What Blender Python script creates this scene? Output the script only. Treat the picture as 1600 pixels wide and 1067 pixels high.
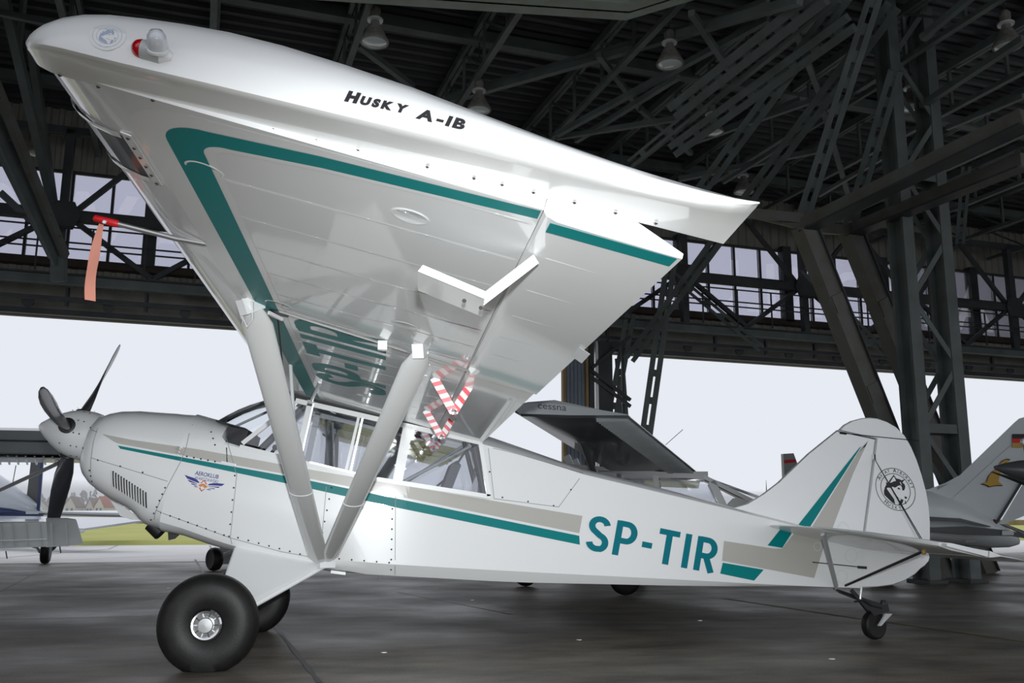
import bpy, bmesh, math, random
from mathutils import Vector, Matrix
from mathutils.bvhtree import BVHTree
random.seed(7)
for _o in list(bpy.data.objects): bpy.data.objects.remove(_o)
SC = bpy.context.scene
COL = SC.collection
V = Vector
# ------------------------------------------------------------------ camera
F_PX, CAM = 1441.23, V((1.0337, -7.0474, 0.9323))
YAW, PITCH, ROLL = 0.1344, 0.1869, 0.0047
_fw = V((math.sin(YAW)*math.cos(PITCH), math.cos(YAW)*math.cos(PITCH), math.sin(PITCH)))
_r0 = V((math.cos(YAW), -math.sin(YAW), 0)); _u0 = _r0.cross(_fw)
_rt = math.cos(ROLL)*_r0 + math.sin(ROLL)*_u0
_up = -math.sin(ROLL)*_r0 + math.cos(ROLL)*_u0
cd = bpy.data.cameras.new('camera'); cam = bpy.data.objects.new('camera', cd); COL.objects.link(cam)
cd.sensor_width = 36.0; cd.lens = F_PX/1600*36; cd.clip_start = .05; cd.clip_end = 2000
m3 = Matrix((_rt, _up, -_fw)).transposed()
cam.matrix_world = Matrix.Translation(CAM) @ m3.to_4x4()
SC.camera = cam
# ------------------------------------------------------------------ overcast sky
w = bpy.data.worlds.new('overcast_sky'); SC.world = w; w.use_nodes = True
bg = w.node_tree.nodes['Background']; bg.inputs['Color'].default_value = (.80, .83, .895, 1); bg.inputs['Strength'].default_value = 1.0
# ------------------------------------------------------------------ the photographer's flash, just above the lens
fl = bpy.data.lights.new('camera_flash', 'SPOT'); fo = bpy.data.objects.new('camera_flash', fl); COL.objects.link(fo)
fl.energy = 900; fl.color = (.95, .985, 1.0); fl.shadow_soft_size = .03; fl.spot_size = math.radians(84); fl.spot_blend = 1.0
fo.location = CAM + V((0.02, -.08, .17))
fo.rotation_euler = (V((1.45, 0, -.85)) - fo.location).to_track_quat('-Z', 'Y').to_euler()
# ------------------------------------------------------------------ exposure
SC.view_settings.view_transform = 'Standard'; SC.view_settings.look = 'None'
SC.view_settings.exposure = 0.0; SC.view_settings.gamma = 1.0; SC.view_settings.use_curve_mapping = False

# ================================================================== helpers
def ray(px, py): return _fw + _rt*((px-800)/F_PX) - _up*((py-533.5)/F_PX)
def at_d(px, py, d): return CAM + ray(px, py)*d
def at_y(px, py, y): r = ray(px, py); return CAM + r*((y-CAM.y)/r.y)
def at_z(px, py, z): r = ray(px, py); return CAM + r*((z-CAM.z)/r.z)
def at_plane(px, py, p0, n): r = ray(px, py); return CAM + r*((p0-CAM).dot(n)/r.dot(n))
PHI = math.radians(11.5)
def B(u, y, v): return V((u*math.cos(PHI)+v*math.sin(PHI), y, -u*math.sin(PHI)+v*math.cos(PHI)))   # fuselage axes -> world
def body(p): return (p.x*math.cos(PHI)-p.z*math.sin(PHI), p.y, p.x*math.sin(PHI)+p.z*math.cos(PHI))
HA = math.radians(11.0)
def G(m, n, z): return V((m*math.cos(HA)-n*math.sin(HA), m*math.sin(HA)+n*math.cos(HA), z))         # hangar axes -> world
E1 = V((math.cos(HA), math.sin(HA), 0)); E2 = V((-math.sin(HA), math.cos(HA), 0))
ORIG = {}
def empty(name, loc, label, cat, group=None):
    o = bpy.data.objects.new(name, None); COL.objects.link(o); o.location = loc
    o.empty_display_size = .2; ORIG[o.name] = V(loc)
    o['label'] = label; o['category'] = cat
    if group: o['group'] = group
    return o
def tag(o, label, cat=None, group=None, kind=None):
    if label: o['label'] = label
    if cat: o['category'] = cat
    if group: o['group'] = group
    if kind: o['kind'] = kind
    return o
def lerp(a, b, t): return a+(b-a)*t
def itp(tab, x, k=1):
    if x <= tab[0][0]: return tab[0][k]
    for a, b in zip(tab, tab[1:]):
        if x <= b[0]: return lerp(a[k], b[k], (x-a[0])/(b[0]-a[0]))
    return tab[-1][k]
class MB:
    def __init__(s): s.v = []; s.f = []
    def add(s, vs, fs):
        o = len(s.v); s.v += [V(p) for p in vs]; s.f += [tuple(i+o for i in f) for f in fs]; return s
    def bar(s, a, b, w, h, up=V((0, 0, 1))):
        a = V(a); b = V(b); d = (b-a).normalized()
        x = d.cross(up)
        if x.length < 1e-4: x = d.cross(V((1, 0, 0)))
        x.normalize(); y = x.cross(d)
        vs = [p + x*sx*w/2 + y*sy*h/2 for p in (a, b) for sx, sy in ((-1, -1), (1, -1), (1, 1), (-1, 1))]
        return s.add(vs, [(3, 2, 1, 0), (4, 5, 6, 7), (0, 1, 5, 4), (1, 2, 6, 5), (2, 3, 7, 6), (3, 0, 4, 7)])
    def box(s, lo, hi, fr=None):
        vs = [V((x, y, z)) for z in (lo[2], hi[2]) for x, y in ((lo[0], lo[1]), (hi[0], lo[1]), (hi[0], hi[1]), (lo[0], hi[1]))]
        if fr: vs = [fr(*p) for p in vs]
        return s.add(vs, [(3, 2, 1, 0), (4, 5, 6, 7), (0, 1, 5, 4), (1, 2, 6, 5), (2, 3, 7, 6), (3, 0, 4, 7)])
    def loft(s, secs, cap0=True, cap1=True, closed=True):
        n = len(secs[0]); o = len(s.v)
        for q in secs: s.v += [V(p) for p in q]
        for i in range(len(secs)-1):
            for j in range(n if closed else n-1):
                k = (j+1) % n
                s.f.append((o+i*n+j, o+i*n+k, o+(i+1)*n+k, o+(i+1)*n+j))
        if cap0: s.f.append(tuple(o+j for j in range(n))[::-1])
        if cap1: s.f.append(tuple(o+(len(secs)-1)*n+j for j in range(n)))
        return s
    def tube(s, pts, rad, n=10, asp=1.0, up=V((0, 0, 1)), cap=True):
        pts = [V(p) for p in pts]; secs = []
        for i, p in enumerate(pts):
            d = (pts[min(i+1, len(pts)-1)]-pts[max(i-1, 0)]).normalized()
            x = d.cross(up)
            if x.length < 1e-3: x = d.cross(V((1, 0, 0)))
            x.normalize(); y = x.cross(d)
            r = rad[i] if isinstance(rad, (list, tuple)) else rad
            secs.append([p + x*math.cos(t*math.tau/n)*r + y*math.sin(t*math.tau/n)*r*asp for t in range(n)])
        return s.loft(secs, cap, cap)
    def lathe(s, prof, o, ax, n=24, ref=V((0, 0, 1))):
        ax = V(ax).normalized(); o = V(o); x = ax.cross(ref)
        if x.length < 1e-3: x = ax.cross(V((1, 0, 0)))
        x.normalize(); y = ax.cross(x)
        return s.loft([[o + ax*h + (x*math.cos(t*math.tau/n)+y*math.sin(t*math.tau/n))*max(r, 1e-4) for t in range(n)] for r, h in prof])
    def slab(s, pts, th):
        pts = [V(p) for p in pts]; th = V(th); n = len(pts)
        vs = pts+[p+th for p in pts]
        return s.add(vs, [tuple(range(n))[::-1], tuple(range(n, 2*n))]+[(i, (i+1) % n, n+(i+1) % n, n+i) for i in range(n)])
    def face(s, pts): return s.add(pts, [tuple(range(len(pts)))])
    def ribbon(s, A, Bp):
        n = len(A); return s.add(list(A)+list(Bp), [(i, i+1, n+i+1, n+i) for i in range(n-1)])
    def build(s, name, mat, parent=None, smooth=0, recalc=True, origin=None):
        me = bpy.data.meshes.new(name)
        org = V((0, 0, 0))
        if parent is not None:
            root = parent
            while root.parent: root = root.parent
            org = ORIG[root.name]
        elif origin is not None: org = V(origin)
        bm = bmesh.new(); vs = [bm.verts.new(p-org) for p in s.v]
        for f in s.f:
            try: bm.faces.new([vs[i] for i in f])
            except ValueError: pass
        if recalc: bmesh.ops.recalc_face_normals(bm, faces=bm.faces)
        if smooth:
            for f in bm.faces: f.smooth = True
            for e in bm.edges:
                if len(e.link_faces) == 2 and e.calc_face_angle(0) > math.radians(smooth): e.smooth = False
        bm.to_mesh(me); bm.free()
        o = bpy.data.objects.new(name, me); COL.objects.link(o)
        if mat: me.materials.append(mat)
        if parent is not None: o.parent = parent
        else: o.location = org; ORIG[o.name] = org
        return o
def copy_part(o, parent, matrix):
    c = o.copy(); COL.objects.link(c); c.parent = parent; c.matrix_local = matrix; return c

# ------------------------------------------------------------------ materials
def mat(name, col, rough=.5, metal=0, coat=0, noise=0, nscale=8, bump=0, bscale=60, coat_rough=.06, spec=.5, col2=None, detail=4):
    m = bpy.data.materials.new(name); m.use_nodes = True; nt = m.node_tree; b = nt.nodes['Principled BSDF']
    b.inputs['Base Color'].default_value = (*col, 1); b.inputs['Roughness'].default_value = rough; b.inputs['Metallic'].default_value = metal
    b.inputs['Coat Weight'].default_value = coat; b.inputs['Coat Roughness'].default_value = coat_rough; b.inputs['Specular IOR Level'].default_value = spec
    if noise or col2 or bump:
        tc = nt.nodes.new('ShaderNodeTexCoord')
    if noise or col2:
        n = nt.nodes.new('ShaderNodeTexNoise'); n.inputs['Scale'].default_value = nscale; n.inputs['Detail'].default_value = detail
        nt.links.new(tc.outputs['Object'], n.inputs['Vector'])
        r = nt.nodes.new('ShaderNodeValToRGB'); r.color_ramp.elements[0].position = .3; r.color_ramp.elements[1].position = .7
        c2 = col2 or tuple(c*(1-noise) for c in col)
        r.color_ramp.elements[0].color = (*c2, 1); r.color_ramp.elements[1].color = (*col, 1)
        nt.links.new(n.outputs['Fac'], r.inputs['Fac']); nt.links.new(r.outputs['Color'], b.inputs['Base Color'])
    if bump:
        n2 = nt.nodes.new('ShaderNodeTexNoise'); n2.inputs['Scale'].default_value = bscale; n2.inputs['Detail'].default_value = 5
        nt.links.new(tc.outputs['Object'], n2.inputs['Vector'])
        bp = nt.nodes.new('ShaderNodeBump'); bp.inputs['Strength'].default_value = bump; bp.inputs['Distance'].default_value = .02
        nt.links.new(n2.outputs['Fac'], bp.inputs['Height']); nt.links.new(bp.outputs['Normal'], b.inputs['Normal'])
    return m
def glass(name, tint, gloss=.1, rough=.02, ior=1.45):
    m = bpy.data.materials.new(name); m.use_nodes = True; nt = m.node_tree; nt.nodes.clear()
    o = nt.nodes.new('ShaderNodeOutputMaterial'); t = nt.nodes.new('ShaderNodeBsdfTransparent'); g = nt.nodes.new('ShaderNodeBsdfGlossy')
    t.inputs['Color'].default_value = (*tint, 1); g.inputs['Roughness'].default_value = rough; g.inputs['Color'].default_value = (1, 1, 1, 1)
    mx = nt.nodes.new('ShaderNodeMixShader'); lw = nt.nodes.new('ShaderNodeFresnel'); lw.inputs['IOR'].default_value = ior
    ma = nt.nodes.new('ShaderNodeMath'); ma.operation = 'ADD'; ma.inputs[1].default_value = gloss
    nt.links.new(lw.outputs[0], ma.inputs[0]); nt.links.new(ma.outputs[0], mx.inputs['Fac'])
    nt.links.new(t.outputs[0], mx.inputs[1]); nt.links.new(g.outputs[0], mx.inputs[2]); nt.links.new(mx.outputs[0], o.inputs['Surface'])
    return m
M = {}
M['white'] = mat('white_paint', (.885, .895, .89), .32, coat=.6)
M['white_wing'] = mat('white_wing_paint', (.85, .86, .865), .30, coat=.7, coat_rough=.05, bump=.03, bscale=5)
M['grey_paint'] = mat('light_grey_paint', (.55, .57, .58), .35, coat=.3)
M['teal'] = mat('teal_paint', (0, .225, .228), .4, spec=.2)
M['teal_letter'] = mat('blue_teal_letter_film', (0, .185, .235), .4, spec=.2)
M['beige'] = mat('warm_grey_paint', (.50, .485, .44), .35, coat=.5)
M['pearl'] = mat('pale_grey_decal', (.72, .74, .75), .35, coat=.5)
M['offwhite'] = mat('bright_white_decal', (.86, .87, .87), .3, coat=.5)
M['rubber'] = mat('black_rubber', (.014, .0135, .013), .5, spec=.35, noise=.4, nscale=14, bump=.05, bscale=90)
M['rubber_dusty'] = mat('dusty_rubber', (.035, .032, .028), .6, noise=.5, nscale=10)
M['alu'] = mat('bare_aluminium', (.62, .63, .63), .3, metal=.9)
M['chrome'] = mat('polished_metal', (.75, .75, .76), .12, metal=1)
M['dark_metal'] = mat('dark_steel', (.03, .03, .032), .4, metal=.3)
M['black'] = mat('black_plastic', (.012, .012, .014), .45)
M['blade'] = mat('dark_blade_paint', (.035, .038, .045), .32, coat=.3)
M['ink'] = mat('black_ink', (.01, .01, .013), .5)
M['navy'] = mat('navy_ink', (.02, .025, .28), .5)
M['red'] = mat('red_ink', (.62, .015, .02), .45)
M['orange'] = mat('orange_ink', (.75, .28, .06), .5)
M['paleblue'] = mat('faded_blue_ink', (.42, .50, .66), .5)
M['seam'] = mat('panel_seam', (.30, .31, .31), .5)
M['screw'] = mat('screw_steel', (.12, .115, .11), .35, metal=.7)
M['red_lens'] = mat('red_lens', (.55, .004, .008), .1, coat=1)
M['clear_lens'] = mat('clear_lens', (.70, .73, .77), .08, coat=1)
M['cabin_glass'] = glass('cabin_acrylic', (.86, .87, .89), .05)
M['window_glass'] = glass('dusty_window_glass', (.74, .735, .80), .02, .2)
M['ribbon'] = mat('faded_red_ribbon', (.72, .30, .22), .75)
M['red_tube'] = mat('red_sleeve', (.70, .012, .02), .4)
M['steel'] = mat('grey_green_steel', (.15, .178, .175), .55, noise=.35, nscale=2.2, col2=(.10, .115, .108), bump=.15, bscale=25)
M['steel_rust'] = mat('rusty_grey_green_steel', (.15, .165, .15), .6, nscale=3.5, col2=(.13, .115, .095), bump=.2, bscale=25)
M['steel_dark'] = mat('dark_steelwork', (.07, .076, .08), .6, noise=.4, nscale=2)
M['rustbrown'] = mat('brown_sill', (.085, .06, .05), .7, noise=.4, nscale=4)
M['panel'] = mat('beige_corrugated_panel', (.34, .325, .29), .7, noise=.25, nscale=3)
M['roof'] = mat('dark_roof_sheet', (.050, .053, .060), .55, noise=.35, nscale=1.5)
M['lampshell'] = mat('aged_lamp_enamel', (.28, .27, .24), .5, noise=.4, nscale=20)
M['lampglass'] = mat('lamp_glass', (.72, .78, .75), .15, coat=1)
M['dgrey'] = mat('dark_grey_airframe', (.085, .09, .095), .3, coat=.5)
M['mgrey'] = mat('mid_grey_airframe', (.36, .38, .39), .35, coat=.4, noise=.12, nscale=3)
M['lgrey'] = mat('light_grey_airframe', (.60, .64, .65), .35, coat=.3, noise=.1, nscale=2)
M['rib_metal'] = mat('ribbed_metal_skin', (.44, .46, .46), .4, coat=.2, noise=.1, nscale=5)
M['bluew'] = mat('blue_white_paint', (.62, .66, .72), .3, coat=.6)
M['dblue'] = mat('dark_blue_paint', (.01, .03, .12), .3, coat=.6)
M['gold'] = mat('gold_decal', (.50, .30, .05), .5)
M['yellow_line'] = mat('worn_yellow_paint', (.30, .22, .05), .7, nscale=3, col2=(.10, .085, .05))
M['girder'] = mat('flash_lit_green_girder_paint', (.42, .49, .42), .6, nscale=2.5, col2=(.33, .34, .27), bump=.2, bscale=25)  # paler than the other steel: flash light on the beam put into its colour
M['screen_glass'] = glass('windscreen_acrylic', (.90, .92, .94), .0, .02, 1.12)
M['dash'] = mat('dark_interior', (.02, .02, .022), .6)
M['seat'] = mat('grey_seat_fabric', (.16, .165, .18), .8)
def stripe_mat():
    m = bpy.data.materials.new('red_white_tape'); m.use_nodes = True; nt = m.node_tree; b = nt.nodes['Principled BSDF']; b.inputs['Roughness'].default_value = .35
    uv = nt.nodes.new('ShaderNodeTexCoord'); sp = nt.nodes.new('ShaderNodeSeparateXYZ'); nt.links.new(uv.outputs['UV'], sp.inputs[0])
    mo = nt.nodes.new('ShaderNodeMath'); mo.operation = 'FRACT'; nt.links.new(sp.outputs[0], mo.inputs[0])
    gt = nt.nodes.new('ShaderNodeMath'); gt.operation = 'GREATER_THAN'; gt.inputs[1].default_value = .52; nt.links.new(mo.outputs[0], gt.inputs[0])
    mx = nt.nodes.new('ShaderNodeMix'); mx.data_type = 'RGBA'; mx.inputs[6].default_value = (.82, .82, .82, 1); mx.inputs[7].default_value = (.72, .01, .03, 1)
    nt.links.new(gt.outputs[0], mx.inputs[0]); nt.links.new(mx.outputs[2], b.inputs['Base Color']); return m
M['tape'] = stripe_mat()
def floor_mat():
    m = bpy.data.materials.new('hangar_floor_asphalt'); m.use_nodes = True; nt = m.node_tree; b = nt.nodes['Principled BSDF']; L = nt.links.new
    tc = nt.nodes.new('ShaderNodeTexCoord'); mp = nt.nodes.new('ShaderNodeMapping'); L(tc.outputs['Object'], mp.inputs['Vector'])
    mp.inputs['Scale'].default_value = (.55, 1.3, 1); mp.inputs['Rotation'].default_value = (0, 0, -.19)
    n1 = nt.nodes.new('ShaderNodeTexNoise'); n1.inputs['Scale'].default_value = 2.1; n1.inputs['Detail'].default_value = 8; n1.inputs['Roughness'].default_value = .62; L(mp.outputs[0], n1.inputs['Vector'])
    n2 = nt.nodes.new('ShaderNodeTexNoise'); n2.inputs['Scale'].default_value = 90; n2.inputs['Detail'].default_value = 3; L(tc.outputs['Object'], n2.inputs['Vector'])
    n3 = nt.nodes.new('ShaderNodeTexNoise'); n3.inputs['Scale'].default_value = .6; n3.inputs['Detail'].default_value = 5; L(tc.outputs['Object'], n3.inputs['Vector'])
    r = nt.nodes.new('ShaderNodeValToRGB'); e = r.color_ramp.elements; e[0].position = .3; e[0].color = (.052, .045, .036, 1); e[1].position = .70; e[1].color = (.27, .24, .19, 1); L(n1.outputs['Fac'], r.inputs['Fac'])
    mx = nt.nodes.new('ShaderNodeMix'); mx.data_type = 'RGBA'; mx.blend_type = 'MULTIPLY'; mx.inputs[0].default_value = .55
    r2 = nt.nodes.new('ShaderNodeValToRGB'); e2 = r2.color_ramp.elements; e2[0].position = .35; e2[0].color = (.45, .45, .45, 1); e2[1].position = .65; e2[1].color = (1.25, 1.25, 1.25, 1); L(n2.outputs['Fac'], r2.inputs['Fac'])
    L(r.outputs[0], mx.inputs[6]); L(r2.outputs[0], mx.inputs[7]); L(mx.outputs[2], b.inputs['Base Color'])
    rr = nt.nodes.new('ShaderNodeMapRange'); rr.inputs[1].default_value = .35; rr.inputs[2].default_value = .65; rr.inputs[3].default_value = .38; rr.inputs[4].default_value = .62; L(n3.outputs['Fac'], rr.inputs[0]); L(rr.outputs[0], b.inputs['Roughness'])
    bp = nt.nodes.new('ShaderNodeBump'); bp.inputs['Strength'].default_value = .25; bp.inputs['Distance'].default_value = .01; L(n2.outputs['Fac'], bp.inputs['Height']); L(bp.outputs[0], b.inputs['Normal'])
    return m
M['floor'] = floor_mat()
M['joint'] = mat('floor_joint_tar', (.012, .011, .010), .5)
M['apron'] = mat('pale_concrete', (.85, .84, .825), .8, noise=.08, nscale=1.2, bump=.1)
M['grass'] = mat('autumn_grass', (.52, .50, .15), .9, nscale=.35, col2=(.40, .42, .10), bump=.6, bscale=3)
M['drygrass'] = mat('dry_field_edge', (.30, .24, .12), .9, noise=.4, nscale=.5)
M['tree'] = mat('bare_tree_foliage', (.10, .115, .11), .9, noise=.4, nscale=.4)
M['conifer'] = mat('conifer_foliage', (.055, .09, .075), .9, noise=.4, nscale=.6)
M['hwall'] = mat('house_render', (.72, .70, .66), .8)
M['hroof'] = mat('clay_roof', (.45, .13, .07), .8, noise=.2, nscale=1)
M['hroof2'] = mat('brown_roof', (.22, .13, .10), .8, noise=.2, nscale=1)
M['doorskin'] = mat('door_sheet_metal', (.30, .35, .42), .5, noise=.2, nscale=3)
M['doorframe'] = mat('ochre_door_frame', (.38, .27, .12), .6)
# ================================================================== the setting
N0 = 12.9                                  # the door wall
ML, MR, NB = -30.0, 42.0, -8.9
RZ = 9.25
def struct(mb, name, m, label, smooth=0, parent=None):
    o = mb.build(name, m, parent, smooth); 
    if parent is None: o['kind'] = 'structure'; o['label'] = label
    return o
floor = struct(MB().box((ML, NB, -.3), (MR, N0+.25, 0), G), 'floor', M['floor'], 'dark stained asphalt hangar floor with joints')
jm = MB()
def joint(a, b, w, name='floor_joint', m='joint', z=.0025):
    d = (b-a).normalized(); x = V((d.y, -d.x, 0))*w/2; mb = MB()
    k = max(2, int((b-a).length/.25)); A = []; Bq = []
    for i in range(k+1):
        p = lerp(a, b, i/k); ww = x*random.uniform(.6, 1.25); A.append(V((p.x+ww.x, p.y+ww.y, z))); Bq.append(V((p.x-ww.x, p.y-ww.y, z)))
    mb.ribbon(A, Bq); return mb.build(name, M[m], floor)
for a, b, wd in (((395, 935), (500, 1067), .035), ((305, 874), (326, 908), .05), ((325, 908), (395, 935), .03), ((0, 934), (330, 925), .02), ((0, 968), (260, 962), .018), ((620, 925), (800, 960), .02), ((60, 893), (0, 925), .025)):
    joint(at_z(*a, 0), at_z(*b, 0), wd)
for a, b in (((1130, 935), (1345, 967)), ((1385, 972), (1600, 1003))):
    joint(at_z(*a, 0), at_z(*b, 0), .05, 'painted_line', 'yellow_line', .003)
for q in ((263, 919), (1094, 970), (738, 938), (905, 1000), (1300, 1030), (600, 1020)):       # scraps of litter
    p = at_z(*q, 0); r_ = .022
    MB().slab([p+V((r_*math.cos(t), r_*.7*math.sin(t), .001)) for t in (0.3, 1.4, 2.9, 4.3, 5.5)], (0, 0, .004)).build('litter_scrap', M['offwhite'], floor)
apron = struct(MB().box((-90, N0+.25, -.3), (120, 24.6, -.02), G), 'ground_apron', M['apron'], 'pale concrete apron outside the hangar door')
for a, b, wd in (((0, 872), (170, 858), .05), ((170, 858), (186, 851), .05), ((20, 878), (330, 866), .03), ((328, 852), (330, 857), .06)):
    p0 = at_z(*a, -.02); p1 = at_z(*b, -.02); d = (p1-p0).normalized(); x = V((d.y, -d.x, 0))*wd/2
    MB().face([p0+x+V((0, 0, .004)), p1+x+V((0, 0, .004)), p1-x+V((0, 0, .004)), p0-x+V((0, 0, .004))]).build('concrete_crack', M['seam'], apron)
gm = MB(); NG = 60
vs = []; fs = []
for i in range(NG+1):
    n_ = 24.6+ (i/NG)**2*700
    for j in range(41):
        vs.append(G(-500+j*25, n_, -.02 + (random.uniform(0, .12) if 0 < i < 30 else 0)))
for i in range(NG):
    for j in range(40): fs.append((i*41+j, i*41+j+1, (i+1)*41+j+1, (i+1)*41+j))
struct(gm.add(vs, fs), 'ground_field', M['grass'], 'green airfield grass beyond the apron', 60)
MB().box((-300, 95, -.1), (300, 104, .7), G).build('dry_verge', M['drygrass'], bpy.data.objects['ground_field'])
# ---- shell
def corrug(a0, a1, pitch, dep, fr, b0, b1):
    mb = MB(); A = []; Bq = []; x = a0; k = 0
    while x < a1:
        for fx, fz in ((0, 0), (.3, 0), (.42, dep), (.88, dep)):
            A.append(fr(x+fx*pitch, b0, fz)); Bq.append(fr(x+fx*pitch, b1, fz))
        x += pitch
    return mb.ribbon(A, Bq)
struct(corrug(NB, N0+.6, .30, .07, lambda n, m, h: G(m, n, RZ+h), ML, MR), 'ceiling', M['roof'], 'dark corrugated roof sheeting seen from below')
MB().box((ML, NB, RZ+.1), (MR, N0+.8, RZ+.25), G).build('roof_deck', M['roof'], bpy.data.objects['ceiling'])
struct(MB().box((ML, NB-.2, 7.0), (MR, NB, RZ), G).box((ML, NB-.2, 0), (ML+6, NB, 7.0), G).box((MR-6, NB-.2, 0), (MR, NB, 7.0), G), 'wall_rear', M['panel'], 'hangar rear wall out of view, with an opening added for fill daylight')  # unseen opening, added tall and close to let fill daylight in
struct(MB().box((-90, NB-60, -.3), (120, NB, -.02), G), 'ground_bounce_apron', M['apron'], 'unseen pale concrete added outside the rear opening to bounce daylight in')  # unseen ground added behind the camera to bounce daylight under the wing
struct(MB().box((ML-.2, NB, 0), (ML, N0, RZ), G), 'wall_left', M['panel'], 'hangar side wall')
struct(MB().box((MR, NB, 0), (MR+.2, N0, RZ), G), 'wall_right', M['panel'], 'hangar side wall')
# door wall: header panels, sill, cladding above the glazing
wall = struct(corrug(ML, MR, .25, .04, lambda m, z, h: G(m, N0+.1+h, z), 7.86, RZ+.05), 'wall_far', M['panel'], 'beige corrugated cladding above the glazed strip over the door')
for nm, z0, z1, n0, n1, mt in (('lower_cladding', 5.42, 5.86, N0+.12, N0+.2, 'panel'), ('window_sill', 5.84, 5.98, N0-.12, N0+.2, 'rustbrown'), ('door_header', 4.86, 5.44, N0+.1, N0+.22, 'panel'),
                               ('door_rail', 4.79, 4.90, N0-.3, N0-.12, 'steel_dark'), ('door_rail', 4.80, 4.93, N0+.0, N0+.2, 'rustbrown'), ('girder_flange', 5.28, 5.46, N0-.95, N0-.75, 'steel'), ('door_rail', 5.02, 5.10, N0-.6, N0-.45, 'steel_dark')):
    if nm == 'lower_cladding': corrug(ML, MR, .25, .03, lambda m, z, h: G(m, N0+.15-h, z), z0, z1).build(nm, M[mt], wall)
    else: MB().box((ML, n0, z0), (MR, n1, z1), G).build(nm, M[mt], wall)
MB().box((ML, N0-1.05, 5.44), (MR, N0-.7, 5.47), G).build('walkway_edge', M['steel_dark'], wall)
for k in range(24):                      # rollers and hangers under the header
    m_ = -8+k*1.45; MB().lathe([(.0, 0), (.11, 0), (.11, .06), (.03, .07), (0, .07)], G(m_, N0-.36, 5.0), -E2, 14).build('door_roller', M['steel_dark'], wall, 40)
    MB().bar(G(m_+.7, N0-.5, 4.92), G(m_+.7, N0-.5, 5.3), .12, .05).build('hanger_plate', M['steel_dark'], wall)
# glazing: 0.77 m bays, two rows of panes, each bay of four is a window
PB = .775; ZS, ZM, ZT = 5.98, 7.02, 7.86
pane_hi = MB().box((-PB/2+.03, -.004, ZM+.03), (PB/2-.03, .004, ZT-.03), lambda a, b, c: E1*a+E2*b+V((0, 0, c)))
pane_lo = MB().box((-PB/2+.03, -.004, ZS+.02), (PB/2-.03, .004, ZM-.03), lambda a, b, c: E1*a+E2*b+V((0, 0, c)))
first = {}
win_n = 0
m_ = -10.9
while m_ < 26:
    win_n += 1
    fr = MB()
    for j in range(5): fr.box((m_+j*PB-.028, N0-.04, ZS), (m_+j*PB+.028, N0+.06, ZT), G)
    for z in (ZS+.01, ZM, ZT-.01): fr.box((m_, N0-.03, z-.028), (m_+4*PB, N0+.05, z+.028), G)
    wo = MB().box((m_+4*PB-.13, N0-.12, ZS-.05), (m_+4*PB+.13, N0+.1, ZT+.1), G).build('window_%d' % win_n, M['steel_dark']); wo['kind'] = 'structure'
    wo['label'] = 'steel framed clerestory window of eight panes above the hangar door'; wo['group'] = 'clerestory windows over the door'
    fr.build('window_frame', M['steel_dark'], wo)
    for j in range(4):
        for key, src in (('hi', pane_hi), ('lo', pane_lo)):
            loc = G(m_+(j+.5)*PB, N0, 0)
            if key not in first:
                o = src.build('pane', M['window_glass'], None); first[key] = o; o.parent = wo
            else: o = first[key].copy(); COL.objects.link(o); o.parent = wo
            o.location = loc
    m_ += 4*PB+.02
# painted club name on the glazing, read from outside
def text_mesh(txt, size=1, bold=0, spacing=1.0, shear=0, smallcap=False):
    cu = bpy.data.curves.new('t', 'FONT'); cu.body = txt; cu.size = size; cu.offset = bold; cu.space_character = spacing; cu.shear = shear; cu.resolution_u = 4
    o = bpy.data.objects.new('t', cu); COL.objects.link(o); bpy.context.view_layer.update()
    me = bpy.data.meshes.new_from_object(o.evaluated_get(bpy.context.evaluated_depsgraph_get()))
    vs = [tuple(v.co) for v in me.vertices]; fs = [tuple(p.vertices) for p in me.polygons]
    bpy.data.objects.remove(o); bpy.data.curves.remove(cu); bpy.data.meshes.remove(me)
    return vs, fs
def mtrans(name):
    m = bpy.data.materials.new(name); m.use_nodes = True; nt = m.node_tree; nt.nodes.clear(); o = nt.nodes.new('ShaderNodeOutputMaterial')
    a = nt.nodes.new('ShaderNodeAddShader'); t = nt.nodes.new('ShaderNodeBsdfTransparent'); t.inputs[0].default_value = (.92, .92, .92, 1)
    s = nt.nodes.new('ShaderNodeBsdfTranslucent'); s.inputs[0].default_value = (.45, .45, .45, 1)
    nt.links.new(t.outputs[0], a.inputs[0]); nt.links.new(s.outputs[0], a.inputs[1]); nt.links.new(a.outputs[0], o.inputs[0]); return m
M['letterpaint'] = mtrans('white_letter_film')
for word, mr in (('AEROKLUB', 20.9), ('WARSZAWSKI', 7.0)):
    vs, fs = text_mesh(word, 1.9, .02, 1.12)
    MB().add([G(mr-p[0]*1.05, N0-.02, 6.15+p[1]*1.0) for p in vs], fs).build('window_lettering', M['letterpaint'], bpy.data.objects['window_1'], recalc=False)
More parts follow.
